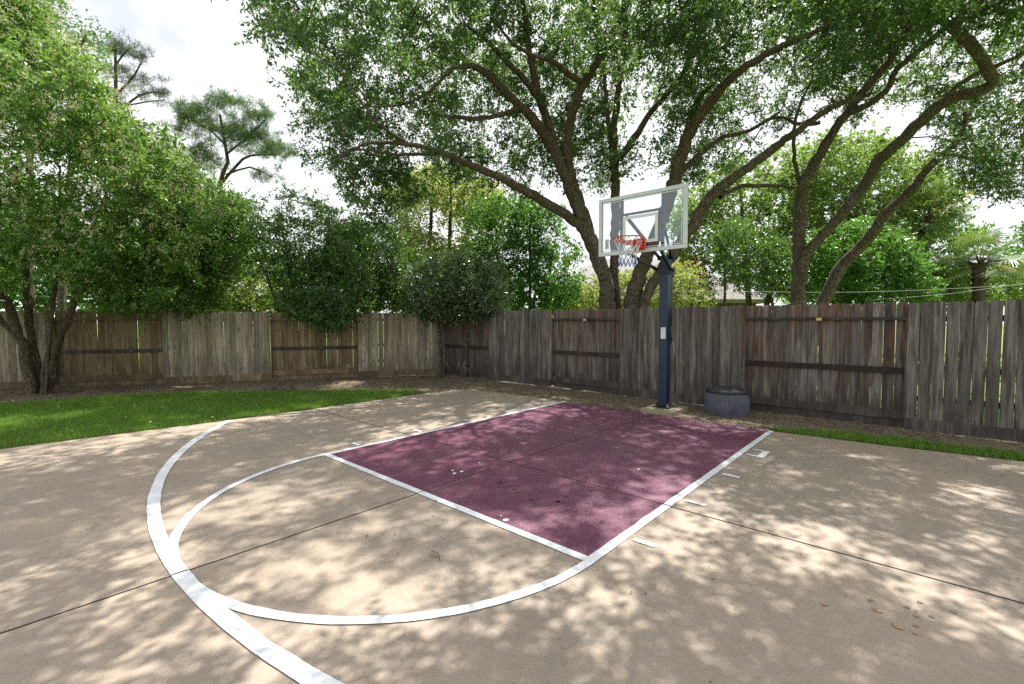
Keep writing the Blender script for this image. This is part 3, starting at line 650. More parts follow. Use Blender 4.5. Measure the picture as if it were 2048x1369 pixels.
bm = bmesh.new(); bar(bm, (0.25, -.02, 2.36), (0.0, -.06, 2.50), .06, .06); box(bm, (0.112, -.045, 1.95), (.05, .055, 0.95)); rod(bm, (0.112, -.045, 1.18), (0.112, -.045, 1.5), .019, 10); box(bm, (0.112, -.045, 1.20), (.06, .065, .12)); bm_obj('height_actuator', bm, M_BLACK, hoop)
bm = bmesh.new(); rod(bm, (0.13, -.09, 1.17), (0.14, -.125, 1.0), .006); rod(bm, (0.112, -.05, 1.18), (0.13, -.09, 1.17), .008); rod(bm, (0.14, -.125, .985), (0.14, -.175, .985), .012); bm_obj('crank_handle', bm, M_STEEL, hoop)
# printed label on the pole
bm = bmesh.new(); box(bm, (-pw / 2 - .0015, -0.005, 1.335), (0.003, 0.088, 0.20)); lb = bm_obj('pole_label', bm, M_WHITE, hoop)
bm = bmesh.new()
for k in range(9): box(bm, (-pw / 2 - .0035, -0.005 + rng.uniform(-.006, .006), 1.42 - k * .019), (0.001, rng.uniform(.05, .07), .004))
bm_obj('label_print', bm, plain('grey_print', (.45, .46, .5), .6), lb)
# rim, bracket, net
RX = BX - 0.02 - 0.15 - 0.229; RZ = ZB + 0.18
bm = bmesh.new(); nseg = 40
def torus(bm, c, R0, r, n=40, m=8, tilt=0):
    vs = []
    for i in range(n):
        a = 2 * PI * i / n; row = []
        for j in range(m):
            b = 2 * PI * j / m; rr = R0 + r * math.cos(b); row.append(bm.verts.new((c[0] + rr * math.cos(a), c[1] + rr * math.sin(a), c[2] + r * math.sin(b))))
        vs.append(row)
    for i in range(n):
        for j in range(m): bm.faces.new((vs[i][j], vs[(i + 1) % n][j], vs[(i + 1) % n][(j + 1) % m], vs[i][(j + 1) % m]))
torus(bm, (RX, 0, RZ), 0.229, 0.0095); 
rim = bm_obj('rim', bm, M_RED, hoop, smooth=True)
bm = bmesh.new()
for i in range(40):                                            # skirt band under the rear of the ring, ram's horn support
    a0 = R(-100) + R(200) * i / 40; a1 = R(-100) + R(200) * (i + 1) / 40
    h0 = 0.03 + 0.035 * math.cos(a0) ** 2; h1 = 0.03 + 0.035 * math.cos(a1) ** 2
    p = [(RX + .233 * math.cos(a0), .233 * math.sin(a0), RZ), (RX + .233 * math.cos(a1), .233 * math.sin(a1), RZ), (RX + .233 * math.cos(a1), .233 * math.sin(a1), RZ - h1), (RX + .233 * math.cos(a0), .233 * math.sin(a0), RZ - h0)]
    q = [(a - .005 * math.cos(a0), b - .005 * math.sin(a0), c) for a, b, c in p]
    v = [bm.verts.new(t) for t in p + q]
    for f in ((0, 1, 2, 3), (7, 6, 5, 4), (0, 4, 5, 1), (3, 2, 6, 7)): bm.faces.new([v[t] for t in f])
bm_obj('rim_band', bm, M_RED, rim)
bm = bmesh.new(); box(bm, (BX - .075, 0, RZ - .055), (0.13, 0.15, 0.13)); box(bm, (BX - .03, 0, RZ - .05), (0.018, 0.20, 0.19))
bar(bm, (BX - .10, .06, RZ - .04), (RX + .12, .19, RZ - .01), .018, .04); bar(bm, (BX - .10, -.06, RZ - .04), (RX + .12, -.19, RZ - .01), .018, .04)
bm_obj('rim_bracket', bm, M_RED, rim, bevel=.003)
bm = bmesh.new()
for k in range(5): bar(bm, (BX - .142, -.055 + k * .02, RZ - .10), (BX - .142, -.04 + k * .02, RZ - .075), .004, .003)
bm_obj('bracket_print', bm, M_WHITE, rim)
levels = [(0.0, 0.224), (0.10, 0.185), (0.19, 0.150), (0.27, 0.130), (0.35, 0.122), (0.43, 0.132)]
nk = 12; nets = {0: bmesh.new(), 1: bmesh.new(), 2: bmesh.new()}
for l in range(len(levels) - 1):
    for k in range(nk):
        a0 = 2 * PI * (k + (0.5 if l % 2 else 0)) / nk
        za, ra = levels[l]; zb_, rb = levels[l + 1]
        for s in (-.5, .5):
            a1 = a0 + s * 2 * PI / nk; sw = 0.012 * math.sin(k * 2.3 + l)
            cbm = nets[0 if l in (1, 2) else (2 if l == 0 else 1)]
            if l == 0 and k % 3: cbm = nets[0]
            if l == 3 and k % 2: cbm = nets[0]
            rod(cbm, (RX + ra * math.cos(a0), ra * math.sin(a0), RZ - za), (RX + (rb + sw * 0) * math.cos(a1), rb * math.sin(a1), RZ - zb_), 0.0058, 5)
net = bm_obj('net', nets[0], M_NETW, hoop); bm_obj('net_tail', nets[1], M_NETB, net); bm_obj('net_loop', nets[2], M_NETR, net)

# ------------------------------------------------------------------ tub by the fence
tub = empty('storage_tub', (3.80, 8.17, -0.03), 0.2, label='round blue-grey fluted plastic tub with a dark lid standing by the fence', cat='tub')
nf = 56; rows = 14; vs = []; fs = []
for j in range(rows + 1):
    s = j / rows; z = 0.40 * s; r = 0.325 + 0.042 * math.sin(PI * (0.12 + 0.8 * s)) 
    for i in range(nf * 4):
        a = 2 * PI * i / (nf * 4); g_ = 0.0 if i % 4 else -0.010
        if j in (0, rows): g_ = 0
        vs.append(((r + g_) * math.cos(a), (r + g_) * math.sin(a), z))
n4 = nf * 4
for j in range(rows):
    for i in range(n4): fs.append((j * n4 + i, j * n4 + (i + 1) % n4, (j + 1) * n4 + (i + 1) % n4, (j + 1) * n4 + i))
mesh_py('tub_wall', vs, fs, M_TUB, tub)
def lathe(prof, n=48):
    vs = []; fs = []
    for r, z in prof:
        for i in range(n): a = 2 * PI * i / n; vs.append((r * math.cos(a), r * math.sin(a), z))
    for j in range(len(prof) - 1):
        for i in range(n): fs.append((j * n + i, j * n + (i + 1) % n, (j + 1) * n + (i + 1) % n, (j + 1) * n + i))
    return vs, fs
v_, f_ = lathe([(0.30, 0.39), (0.348, 0.392), (0.352, 0.405), (0.345, 0.43), (0.335, 0.435), (0.325, 0.425), (0.31, 0.44), (0.25, 0.462), (0.12, 0.475), (0.0005, 0.478)])
mesh_py('lid', v_, f_, M_LID, tub, True)
v_, f_ = lathe([(0.346, 0.382), (0.356, 0.388), (0.356, 0.398), (0.346, 0.402)]); mesh_py('lid_ring', v_, f_, M_BLACK, tub, True)

# ------------------------------------------------------------------ stones, twig
def rock(loc, s, lab, seed):
    bm = bmesh.new(); bmesh.ops.create_icosphere(bm, subdivisions=3, radius=1)
    for v in bm.verts:
        n = 0.22 * math.sin(v.co.x * 3 + seed) * math.cos(v.co.y * 2.3 + seed) + 0.1 * math.sin(v.co.z * 7 + v.co.x * 5 + seed); v.co *= 1 + n
        v.co = Vector((v.co.x * s[0], v.co.y * s[1], max(-.2, v.co.z) * s[2]))
    o = bm_obj('stone', bm, M_ROCK); o.location = loc; return tag(o, lab, 'stone', 'stones at the edge of the bed')
rock((-5.78, 11.0, -0.03), (0.19, 0.13, 0.10), 'flat dark stone at the lawn edge, the left one of two touching stones', 1.0)
rock((-5.38, 10.95, -0.03), (0.22, 0.15, 0.15), 'larger brown-black stone at the lawn edge, the right one of two touching stones', 3.3)
def tubes(paths, mat, name, parent, sides=6, rough=0.0, smooth=True, **k):
    """paths: list of (points (n,3), radii (n))"""
    V = []; Fc = []; base = 0
    for pts, rad in paths:
        pts = np.asarray(pts, float); rad = np.asarray(rad, float); n = len(pts)
        T = np.gradient(pts, axis=0); T /= np.linalg.norm(T, axis=1)[:, None] + 1e-9
        up = np.array([0.3, 0.9, 0.2]); 
        if abs(T[0] @ up) > .9: up = np.array([1., 0, 0])
        a = np.cross(T[0], up); a /= np.linalg.norm(a); fr_ = []
        for i in range(n):
            a = a - T[i] * (a @ T[i]); a /= np.linalg.norm(a) + 1e-9; fr_.append((a, np.cross(T[i], a)))
        an = np.linspace(0, 2 * PI, sides, endpoint=False)
        for i in range(n):
            A, B = fr_[i]; rr = rad[i] * (1 + (rough * (0.6 * np.sin(an * 3 + i * .7) + 0.5 * np.sin(an * 5 - i * 1.1) + rng.normal(0, .5, sides)) if rough else 0))
            V.append(pts[i] + np.outer(np.cos(an) * rr, A) + np.outer(np.sin(an) * rr, B))
        idx = np.arange(sides); nx = (idx + 1) % sides
        for i in range(n - 1):
            b = base + i * sides; Fc.append(np.stack([b + idx, b + nx, b + sides + nx, b + sides + idx], 1))
        base += n * sides
    return mesh_np(name, np.concatenate(V), np.concatenate(Fc), mat, parent, smooth, **k)
def twig_at(px, py):
    q = P(px, py, 1); g = np.array([0, 0, CAMZ]) + (q - [0, 0, CAMZ]) * (CAMZ / (CAMZ - q[2])); return g
tw = [[(858, 1113), (872, 1115), (880, 1117)], [(880, 1117), (874, 1110), (868, 1106)], [(880, 1117), (879, 1124)], [(868, 1106), (862, 1105)]]
tubes([([twig_at(*p) + [0, 0, .007 + .004 * (i % 2)] for p in t], [.0025, .0022, .0016][:len(t)]) for i, t in enumerate(tw)], M_TWIG, 'twig', None, 5, label='small forked dry twig lying on the court inside the circle', cat='twig')

# ------------------------------------------------------------------ trees
def smooth_path(pts, rad, step):
    pts = np.asarray(pts, float); rad = np.asarray(rad, float); n = len(pts); out = []; ro = []
    for i in range(n - 1):
        p0 = pts[max(0, i - 1)]; p1 = pts[i]; p2 = pts[i + 1]; p3 = pts[min(n - 1, i + 2)]
        m = max(2, int(np.linalg.norm(p2 - p1) / step))
        for k in range(m):
            t = k / m; out.append(0.5 * ((2 * p1) + (-p0 + p2) * t + (2 * p0 - 5 * p1 + 4 * p2 - p3) * t * t + (-p0 + 3 * p1 - 3 * p2 + p3) * t ** 3)); ro.append(rad[i] + (rad[i + 1] - rad[i]) * t)
    out.append(pts[-1]); ro.append(rad[-1]); return np.array(out), np.array(ro)
def limb(spec, step=0.16, wig=0.02):
    """spec: (px, py, distance, width in px)"""
    pts = [P(a, b, d) for a, b, d, w in spec]; rad = [w * .44 * d / F for a, b, d, w in spec]
    p, r = smooth_path(pts, rad, step); j = rng.normal(0, 1, p.shape) * (r[:, None] * 0.045 + wig * .3); j[0] = 0; return p + j, r
def gate(Pn, s, seed):
    x, y, z = Pn.T * s; r = np.random.default_rng(seed); o = np.zeros(len(x))
    for k in range(7):
        d = r.normal(0, 1, 3) * (1 + 0.35 * k); o += np.sin(x * d[0] + y * d[1] + z * d[2] + r.uniform(0, 6)) / (1 + 0.3 * k)
    return o / 2.2
def sample_poly(poly, D0, D1, n, zmin=-1, zmax=99, gs=1.2, gthr=-0.4, seed=1, dfun=None):
    a = np.array(poly, float); lo = a.min(0); hi = a.max(0); out = []; c = 0
    for _ in range(60):
        px = rng.uniform(lo[0], hi[0], n * 3); py = rng.uniform(lo[1], hi[1], n * 3)
        D = (rng.random(n * 3) * (D1 ** 3 - D0 ** 3) + D0 ** 3) ** (1 / 3)
        ok = inpoly(px, py, poly)
        if dfun is not None: ok &= dfun(px, py, D)
        q = PV(px[ok], py[ok], D[ok]); q = q[(q[:, 2] > zmin) & (q[:, 2] < zmax)]
        if len(q): q = q[gate(q, gs, seed) > gthr + rng.normal(0, .25, len(q))]
        out.append(q); c += len(q)
        if c >= n: break
    return np.concatenate(out)[:n]
def leaf_quads(C, A, Nn, L, Wd, fold=0.18):
    B = np.cross(Nn, A); B /= np.linalg.norm(B, axis=1)[:, None] + 1e-9; Nn = np.cross(A, B)
    h = (L * .45)[:, None]; w = (Wd * .5)[:, None]; f = Nn * (Wd * fold)[:, None]
    v = np.stack([C, C + A * h + B * w + f, C + A * L[:, None] - Nn * (L * .12)[:, None], C + A * h - B * w + f], 1)
    return v.reshape(-1, 3)
def unit(a): return a / (np.linalg.norm(a, axis=1)[:, None] + 1e-9)
def foliage(name, centres, r, per, L, Wd, mat, parent, sprigs=7, up=0.5, droop=0.15, flat=0.75, **k):
    n = len(centres); ns = n * sprigs; m = per // sprigs
    sd_ = unit(rng.normal(0, 1, (ns, 3)) * [1, 1, flat] + [0, 0, -droop * .3]); ln = rng.uniform(0.5, 1.25, ns) * r
    cc_ = np.repeat(centres, sprigs, 0) + rng.normal(0, r * .18, (ns, 3))
    t = rng.uniform(0.12, 1.0, (ns, m)); C = (cc_[:, None] + sd_[:, None] * (t * ln[:, None])[..., None]).reshape(-1, 3)
    C[:, 2] -= (droop * (t * ln[:, None]) ** 2 / r).ravel(); C += rng.normal(0, r * .045, C.shape)
    A = unit(np.repeat(sd_, m, 0) * .7 + rng.normal(0, .65, C.shape) + [0, 0, -droop]); Nn = unit(rng.normal(0, .6, C.shape) + [0, 0, up])
    ll = L * rng.uniform(.6, 1.25, len(C)); ww = Wd * rng.uniform(.7, 1.2, len(C))
    v = leaf_quads(C, A, Nn, ll, ww)
    return mesh_np(name, v, np.arange(len(v)).reshape(-1, 4), mat, parent, **k)
def connect(centres, skel, r0, frac=0.14, sides=4, sag=0.05, maxd=99):
    """twigs from the limbs to the leaf clusters, by way of secondary branches"""
    order = np.argsort(((centres[:, None, :] - skel[None, ::3, :]) ** 2).sum(-1).min(1)) if len(centres) * len(skel) < 4e7 else np.arange(len(centres))
    n = len(centres); nb = max(1, int(n * frac)); sel = rng.permutation(n); B = centres[sel[:nb]]; rest = centres[sel[nb:]]
    paths = []; nodes = [skel]
    def path(a, b, r, k=5):
        d = b - a; ln = np.linalg.norm(d); s = np.linspace(0, 1, k)
        side = np.cross(d, rng.normal(0, 1, 3)); side /= np.linalg.norm(side) + 1e-9
        pts = a + np.outer(s, d) + np.outer(np.sin(s * PI), side) * ln * rng.uniform(.04, .16) + np.outer(np.sin(s * PI), [0, 0, 1]) * ln * rng.uniform(-.02, .16) + np.outer(np.sin(s * 2 * PI), rng.normal(0, .04, 3)) * ln
        return pts, r * (1 - .75 * s)
    db = ((B[:, None, :] - skel[None]) ** 2).sum(-1) if len(B) * len(skel) < 6e6 else None
    for i in np.argsort(np.sqrt(db.min(1))) if db is not None else range(len(B)):
        S = np.concatenate(nodes); j = ((S - B[i]) ** 2).sum(1).argmin(); ln = math.sqrt(((S[j] - B[i]) ** 2).sum())
        pth = path(S[j], B[i], min(r0, .006 + .011 * ln), 7); paths.append(pth); nodes.append(pth[0][1:])
    S = np.concatenate(nodes)
    for i in range(len(rest)):
        j = ((S - rest[i]) ** 2).sum(1).argmin(); ln = math.sqrt(((S[j] - rest[i]) ** 2).sum()); paths.append(path(S[j], rest[i], min(r0 * .4, .004 + .007 * ln), 4))
    return paths
def tree(name, label, cat, limbs, mat, centres, fol, twig=True, group=None, r0=.05, sides=10, step=.16, rough=.05):
    base = limbs[0][0]; e = empty(name, P(base[0], base[1], base[2]) * [1, 1, 0], label=label, cat=cat, group=group)
    inv = -np.array(e.location); ls = [limb(s, step) for s in limbs]
    for i, (p, r) in enumerate(ls): tubes([(p + inv, r)], mat, 'trunk' if i == 0 else 'limb', e, sides if r[0] > .05 else 7, rough)
    skel = np.concatenate([p for p, r in ls])
    if twig and len(centres): tubes([(p + inv, r) for p, r in connect(centres, skel, r0)], mat, 'twigs', e, 4, kind='stuff')
    for j, (nm, f) in enumerate(fol): f(nm, centres + inv, e)
    return e
def fo(r, per, L, Wd, mat, **k): return lambda nm, c, e: foliage(nm, c, r, per, L, Wd, mat, e, **k)

# the big multi-stem oak behind the hoop
OAK = [
 [(1216, 690, 12.3, 42), (1215, 620, 12.3, 36), (1211, 560, 12.3, 31), (1198, 520, 12.3, 33), (1180, 478, 12.2, 33), (1163, 440, 12.1, 27), (1134, 365, 11.9, 24), (1112, 305, 11.7, 25), (1064, 236, 11.2, 22), (1036, 209, 10.9, 19), (985, 158, 10.3, 16), (945, 133, 9.9, 12), (904, 138, 9.6, 8)],
 [(1240, 690, 12.6, 30), (1233, 620, 12.6, 24), (1230, 560, 12.6, 20), (1229, 500, 12.6, 20), (1231, 460, 12.6, 20), (1231, 390, 12.6, 20), (1229, 325, 12.5, 20), (1228, 270, 12.3, 16), (1236, 190, 12.0, 14), (1246, 110, 11.6, 13), (1250, 50, 11.3, 11), (1244, -60, 10.8, 8)],
 [(1256, 690, 12.1, 46), (1266, 610, 12.1, 40), (1279, 550, 12.0, 32), (1299, 500, 12.0, 27), (1328, 430, 11.9, 27), (1346, 370, 11.8, 27), (1366, 300, 11.5, 28), (1388, 250, 11.2, 24), (1430, 195, 10.8, 21), (1465, 155, 10.4, 18), (1540, 105, 9.8, 14), (1640, 60, 9.2, 8)],
 [(1278, 690, 12.0, 28), (1291, 600, 11.9, 24), (1324, 540, 11.8, 24), (1380, 460, 11.6, 27), (1420, 395, 11.4, 25), (1462, 360, 11.2, 22), (1520, 318, 11.0, 19), (1570, 280, 10.8, 17), (1625, 240, 10.5, 14), (1680, 208, 10.2, 12), (1740, 190, 9.9, 8)],
 [(1192, 505, 12.2, 20), (1176, 474, 12.1, 22), (1148, 443, 12.0, 22), (1090, 405, 11.7, 21), (1020, 365, 11.3, 18), (960, 338, 11.0, 16), (880, 305, 10.6, 13), (820, 290, 10.3, 10), (750, 285, 10.0, 7), (700, 300, 9.8, 4)],
 [(1110, 300, 11.7, 24), (1100, 260, 11.6, 20), (1080, 200, 11.3, 16), (1062, 123, 10.9, 14), (1052, 51, 10.5, 12), (1040, -40, 10.0, 9)],
 [(1084, 205, 11.3, 16), (1050, 160, 11.0, 14), (1011, 122, 10.7, 12), (975, 84, 10.4, 9), (930, 50, 10.1, 6)],
 [(1190, 500, 12.4, 18), (1174, 440, 12.3, 20), (1152, 385, 12.1, 20), (1141, 340, 11.9, 19), (1134, 275, 11.7, 18), (1154, 200, 11.4, 20), (1170, 165, 11.2, 18), (1198, 118, 11.0, 15), (1213, 82, 10.8, 13), (1240, 40, 10.5, 11), (1275, -20, 10.2, 8)],
 [(1168, 165, 11.2, 13), (1138, 150, 11.0, 13), (1110, 125, 10.7, 12), (1070, 112, 10.3, 10), (1030, 90, 9.9, 7), (990, 45, 9.5, 5)],
 [(1198, 120, 11.0, 12), (1196, 60, 10.7, 11), (1186, 0, 10.3, 9), (1180, -80, 9.9, 6)],
 [(1236, 320, 12.5, 17), (1268, 278, 12.3, 15), (1302, 225, 12.0, 12), (1340, 180, 11.7, 10), (1372, 135, 11.4, 8), (1390, 80, 11.1, 5)],
 [(1226, 300, 12.5, 12), (1216, 240, 12.6, 10), (1210, 170, 12.7, 9), (1208, 100, 12.6, 7)],
 [(1366, 340, 11.7, 15), (1395, 315, 11.6, 12), (1440, 278, 11.4, 10), (1500, 260, 11.2, 8), (1560, 225, 11.0, 5)],
 [(1362, 310, 11.6, 20), (1378, 250, 11.7, 15), (1400, 195, 11.8, 12), (1430, 165, 11.8, 8)],
 [(1440, 395, 11.3, 12), (1478, 374, 11.4, 10), (1540, 372, 11.5, 8), (1590, 376, 11.6, 5)],
 [(1040, 215, 10.9, 11), (980, 236, 10.8, 10), (920, 235, 10.7, 9), (870, 230, 10.6, 6)],
 [(904, 138, 9.6, 8), (850, 190, 9.3, 6), (800, 210, 9.0, 5), (740, 215, 8.8, 3)],
 [(820, 290, 10.3, 8), (760, 250, 10.0, 6), (720, 200, 9.8, 4)],
 [(880, 305, 10.6, 9), (800, 310, 10.9, 7), (710, 300, 11.0, 5), (660, 330, 11.0, 3)],
]
def oak_d(px, py, D):                   # the crown is a broad dome: nearer towards its top
    z = CAMZ + (643 - py) / F * D; x = (px - 1024) / F * D
    dome = ((x - 1.6) / 9.0) ** 2 + ((D - 10.0) / 7.6) ** 2 + ((z - 5.0) / 7.2) ** 2 < 1
    near = np.interp(py, [-120, 0, 90, 200, 330], [3.0, 7.0, 9.3, 11.0, 11.9]); near = np.where(px < 900, np.interp(py, [-120, 0, 150, 300, 420], [3.0, 6.0, 7.6, 8.6, 9.2]), near)
    return dome & ((D > near) | (rng.random(D.shape) < .06) & (D > near - 1.5))
OAKP = [(490, -60), (512, 40), (548, 90), (536, 150), (565, 200), (560, 250), (605, 300), (588, 325), (640, 350), (668, 345), (690, 395), (722, 415), (752, 455), (800, 455), (835, 395), (860, 365), (905, 355), (960, 372), (1010, 400), (1050, 395), (1085, 345), (1120, 360), (1170, 390), (1205, 370), (1290, 330), (1345, 350), (1395, 370), (1440, 340), (1520, 330), (1560, 290), (1600, 280),
        (1600, 150), (2100, 60), (2700, -200), (2700, -1700), (-1400, -1700), (-500, -700), (200, -300), (430, -160)]
oc = sample_poly(OAKP, 2.4, 17.0, 2500, 2.9, 12.3, 0.75, 0.28, 12, oak_d)
oc = np.concatenate([oc, sample_poly([(560, 40), (700, -60), (1100, -80), (1700, -80), (1680, 160), (1540, 270), (1400, 300), (1290, 290), (1170, 320), (1080, 300), (960, 340), (860, 350), (700, 380), (620, 300)], 11.8, 15.5, 520, 3.5, 12.5, 1.1, -.2, 77)])
oak = tree('oak_tree', 'huge spreading oak with several grey stems directly behind the hoop', 'tree', OAK, M_BARK, oc, [('crown', fo(0.42, 117, 0.09, 0.041, L_OAK, sprigs=9))], r0=.05, sides=16, step=.10, rough=.055)
v_, f_ = lathe([(0.115, 0), (0.125, .03), (0.105, .055), (0.075, .05), (0.05, .02), (0.0005, .012)], 20)
kn = mesh_py('branch_scar', v_, f_, M_BARK, oak, True); q = P(1204, 552, 12.0) - np.array(oak.location); kn.location = q; kn.rotation_euler = (R(90), 0, R(0))

OAKB = [
 [(1590, 690, 11.6, 36.0), (1594, 610, 11.6, 30.6), (1597, 540, 11.6, 27.9), (1598, 470, 11.55, 26.1), (1602, 400, 11.5, 25.2), (1608, 364, 11.4, 24.3), (1626, 335, 11.3, 22.5), (1650, 290, 11.1, 19.8), (1690, 231, 10.8, 17.1), (1735, 172, 10.4, 15.3), (1772, 131, 10.1, 14.4), (1796, 88, 9.8, 13.5), (1817, 55, 9.5, 11.7), (1838, -30, 9.0, 8.1)],
 [(1602, 560, 11.5, 21.6), (1610, 512, 11.4, 21.6), (1650, 466, 11.1, 21.6), (1681, 430, 10.9, 22.5), (1726, 376, 10.5, 22.5), (1754, 326, 10.2, 23.4), (1808, 276, 9.7, 23.4), (1853, 231, 9.3, 23.4), (1908, 195, 8.9, 22.5), (1960, 182, 8.6, 21.6), (1986, 165, 8.5, 22.5), (1971, 130, 8.3, 21.6), (1935, 82, 8.1, 22.5), (1894, 41, 7.9, 21.6), (1858, -5, 7.7, 19.8), (1835, -80, 7.5, 14.4)],
 [(1700, 225, 10.7, 13.5), (1725, 216, 10.5, 13.5), (1772, 181, 10.2, 12.6), (1794, 140, 9.9, 11.7), (1844, 95, 9.5, 11.7), (1890, 55, 9.2, 10.8), (1960, 5, 8.9, 8.1), (2040, -50, 8.6, 5.4)],
 [(1600, 372, 11.5, 9.9), (1589, 320, 11.3, 8.1), (1588, 260, 11.1, 7.2), (1600, 210, 10.9, 5.4), (1625, 160, 10.7, 3.6)],
 [(1870, 222, 9.2, 11.7), (1905, 182, 9.2, 10.8), (1945, 152, 9.1, 9.9), (2000, 130, 8.9, 9.0), (2060, 100, 8.7, 7.2), (2140, 60, 8.5, 4.5)],
 [(1640, 245, 11.2, 9.0), (1600, 250, 11.3, 8.1), (1560, 235, 11.3, 6.3), (1520, 250, 11.3, 3.6)],
 [(1940, 80, 8.1, 12.6), (1905, 50, 8.6, 9.9), (1950, 30, 8.9, 8.1), (2010, 0, 9.0, 5.4)],
]
OAKBP = [(1560, -1500), (1590, -100), (1570, 60), (1580, 170), (1640, 190), (1700, 250), (1760, 200), (1830, 190), (1900, 280), (1940, 340), (1880, 400), (1960, 400), (2048, 380), (2120, 420), (2700, 480), (3100, -100), (3100, -1500)]
def oakb_d(px, py, D):
    z = CAMZ + (643 - py) / F * D; x = (px - 1024) / F * D
    near = np.interp(py, [-120, 0, 150, 300], [3.0, 6.5, 8.5, 9.5])
    return (D > near) & (((x - 9.6) / 6.4) ** 2 + ((D - 8.8) / 6.8) ** 2 + ((z - 5.2) / 6.8) ** 2 < 1)
bc = sample_poly(OAKBP, 3.2, 15.0, 1600, 3.0, 11.5, 0.8, 0.25, 21, oakb_d)
tree('oak_tree', 'oak behind the right fence with a thick crooked limb bending back at the top right', 'tree', OAKB, M_BARK, bc, [('crown', fo(0.38, 105, 0.085, 0.039, L_OAK, sprigs=7))], r0=.045, sides=16, step=.10, rough=.055)
LEAN = [[(1630, 690, 12.2, 28.8), (1646, 610, 12.1, 27.0), (1681, 536, 11.9, 24.3), (1726, 489, 11.6, 23.4), (1772, 430, 11.2, 21.6), (1817, 385, 10.9, 18.9), (1858, 335, 10.6, 16.2), (1899, 299, 10.3, 13.5), (1926, 268, 10.1, 9.9), (1932, 225, 9.9, 6.3)],
        [(1860, 333, 10.6, 8.1), (1880, 310, 10.9, 6.3), (1960, 320, 11.2, 5.4), (2040, 330, 11.4, 3.6)], [(1925, 270, 10.1, 5.4), (1960, 300, 10.0, 4.5), (2000, 350, 10.0, 3.6), (2060, 380, 10, 2.7)]]
lc = sample_poly([(1860, 290), (1960, 230), (2150, 200), (2150, 400), (2000, 400), (1930, 370), (1870, 330)], 9.5, 12.2, 170, 2, 12, 1.5, -.3, 5)
tree('leaning_oak_tree', 'slender bare trunk leaning right, rising from behind the fence beside the second oak', 'tree', LEAN, M_BARK, lc, [('crown', fo(0.36, 84, 0.068, 0.032, L_OAK))], r0=.03)

# flowering multi-stem tree at the left
LT = [
 [(66, 800, 10.4, 23.4), (56, 740, 10.4, 20.3), (44, 690, 10.4, 18.7), (28, 640, 10.4, 17.9), (0, 580, 10.3, 15.6), (-30, 520, 10.2, 13.3), (-60, 440, 10.0, 9.4), (-90, 340, 9.8, 4.7)],
 [(78, 800, 10.6, 18.7), (74, 740, 10.6, 17.2), (64, 680, 10.7, 15.6), (56, 610, 10.8, 14.8), (50, 540, 10.8, 12.5), (40, 440, 10.8, 9.4), (30, 330, 10.6, 5.5)],
 [(96, 798, 10.5, 15.6), (103, 750, 10.5, 14.8), (113, 700, 10.5, 14.8), (133, 650, 10.5, 13.3), (147, 610, 10.6, 11.7), (155, 560, 10.7, 10.9), (172, 500, 10.8, 8.6), (200, 420, 10.8, 6.2), (230, 340, 10.7, 3.9)],
 [(86, 800, 10.4, 14.0), (88, 750, 10.3, 11.7), (98, 690, 10.2, 10.1), (104, 630, 10.2, 9.4), (112, 560, 10.2, 8.6), (118, 460, 10.1, 6.2), (120, 340, 10.0, 3.9)],
 [(40, 680, 10.4, 10.9), (10, 650, 10.5, 10.1), (-30, 600, 10.6, 8.6)],
 [(150, 600, 10.6, 7.0), (190, 560, 10.8, 6.2), (240, 520, 11.0, 4.7), (300, 470, 11.1, 3.1)],
 [(92, 790, 10.2, 6.2), (94, 720, 10.1, 5.5), (100, 660, 10.0, 4.7), (88, 600, 10.0, 3.9)],
]
LTP = [(-420, -300), (-100, -420), (60, -60), (90, 40), (120, 90), (170, 110), (205, 190), (260, 225), (300, 235), (345, 270), (365, 320), (400, 345), (420, 400), (415, 460), (380, 500), (390, 560), (350, 620), (250, 622), (190, 590), (130, 560), (90, 500), (40, 520), (10, 580), (-80, 600), (-500, 620)]
def lt_d(px, py, D):
    z = CAMZ + (643 - py) / F * D; x = (px - 1024) / F * D
    a = ((x + 11.2) / 4.6) ** 2 + ((D - 10.4) / 2.5) ** 2 + ((z - 5.2) / 4.9) ** 2
    return (a < 1) & ((a > .35) | (rng.random(a.shape) < .35))
tc_ = sample_poly(LTP, 7.9, 13.0, 1350, 1.5, 10.5, 1.4, -0.35, 31, lt_d)
def blossoms(nm, c, e):
    rad_ = ((c - c.mean(0)) / c.std(0)) @ np.array([.45, -.6, .55]); cc_ = c[rad_ > .1]; n = 3000; b = cc_[rng.integers(len(cc_), size=n)] + unit(rng.normal(0, 1, (n, 3)) * [1, 1, .8] + [0.1, -.55, .5]) * rng.uniform(.40, .62, (n, 1))
    m = 12; C = np.repeat(b, m, 0) + rng.normal(0, .034, (n * m, 3)); A = unit(rng.normal(0, 1, C.shape) + [0, 0, .8]); Nn = unit(rng.normal(0, 1, C.shape))
    v = leaf_quads(C, A, Nn, rng.uniform(.03, .06, n * m), rng.uniform(.012, .024, n * m)); mesh_np(nm, v, np.arange(len(v)).reshape(-1, 4), L_FLOWER, e, kind='stuff')
tree('flowering_privet_tree', 'tall bright green tree with cream blossom and lichened stems on the far left bed', 'tree', LT, M_BARKL, tc_, [('crown', fo(0.40, 117, 0.108, 0.046, L_PRIV, sprigs=9, up=.7, droop=.3)), ('blossom', blossoms)], r0=.03, sides=9)

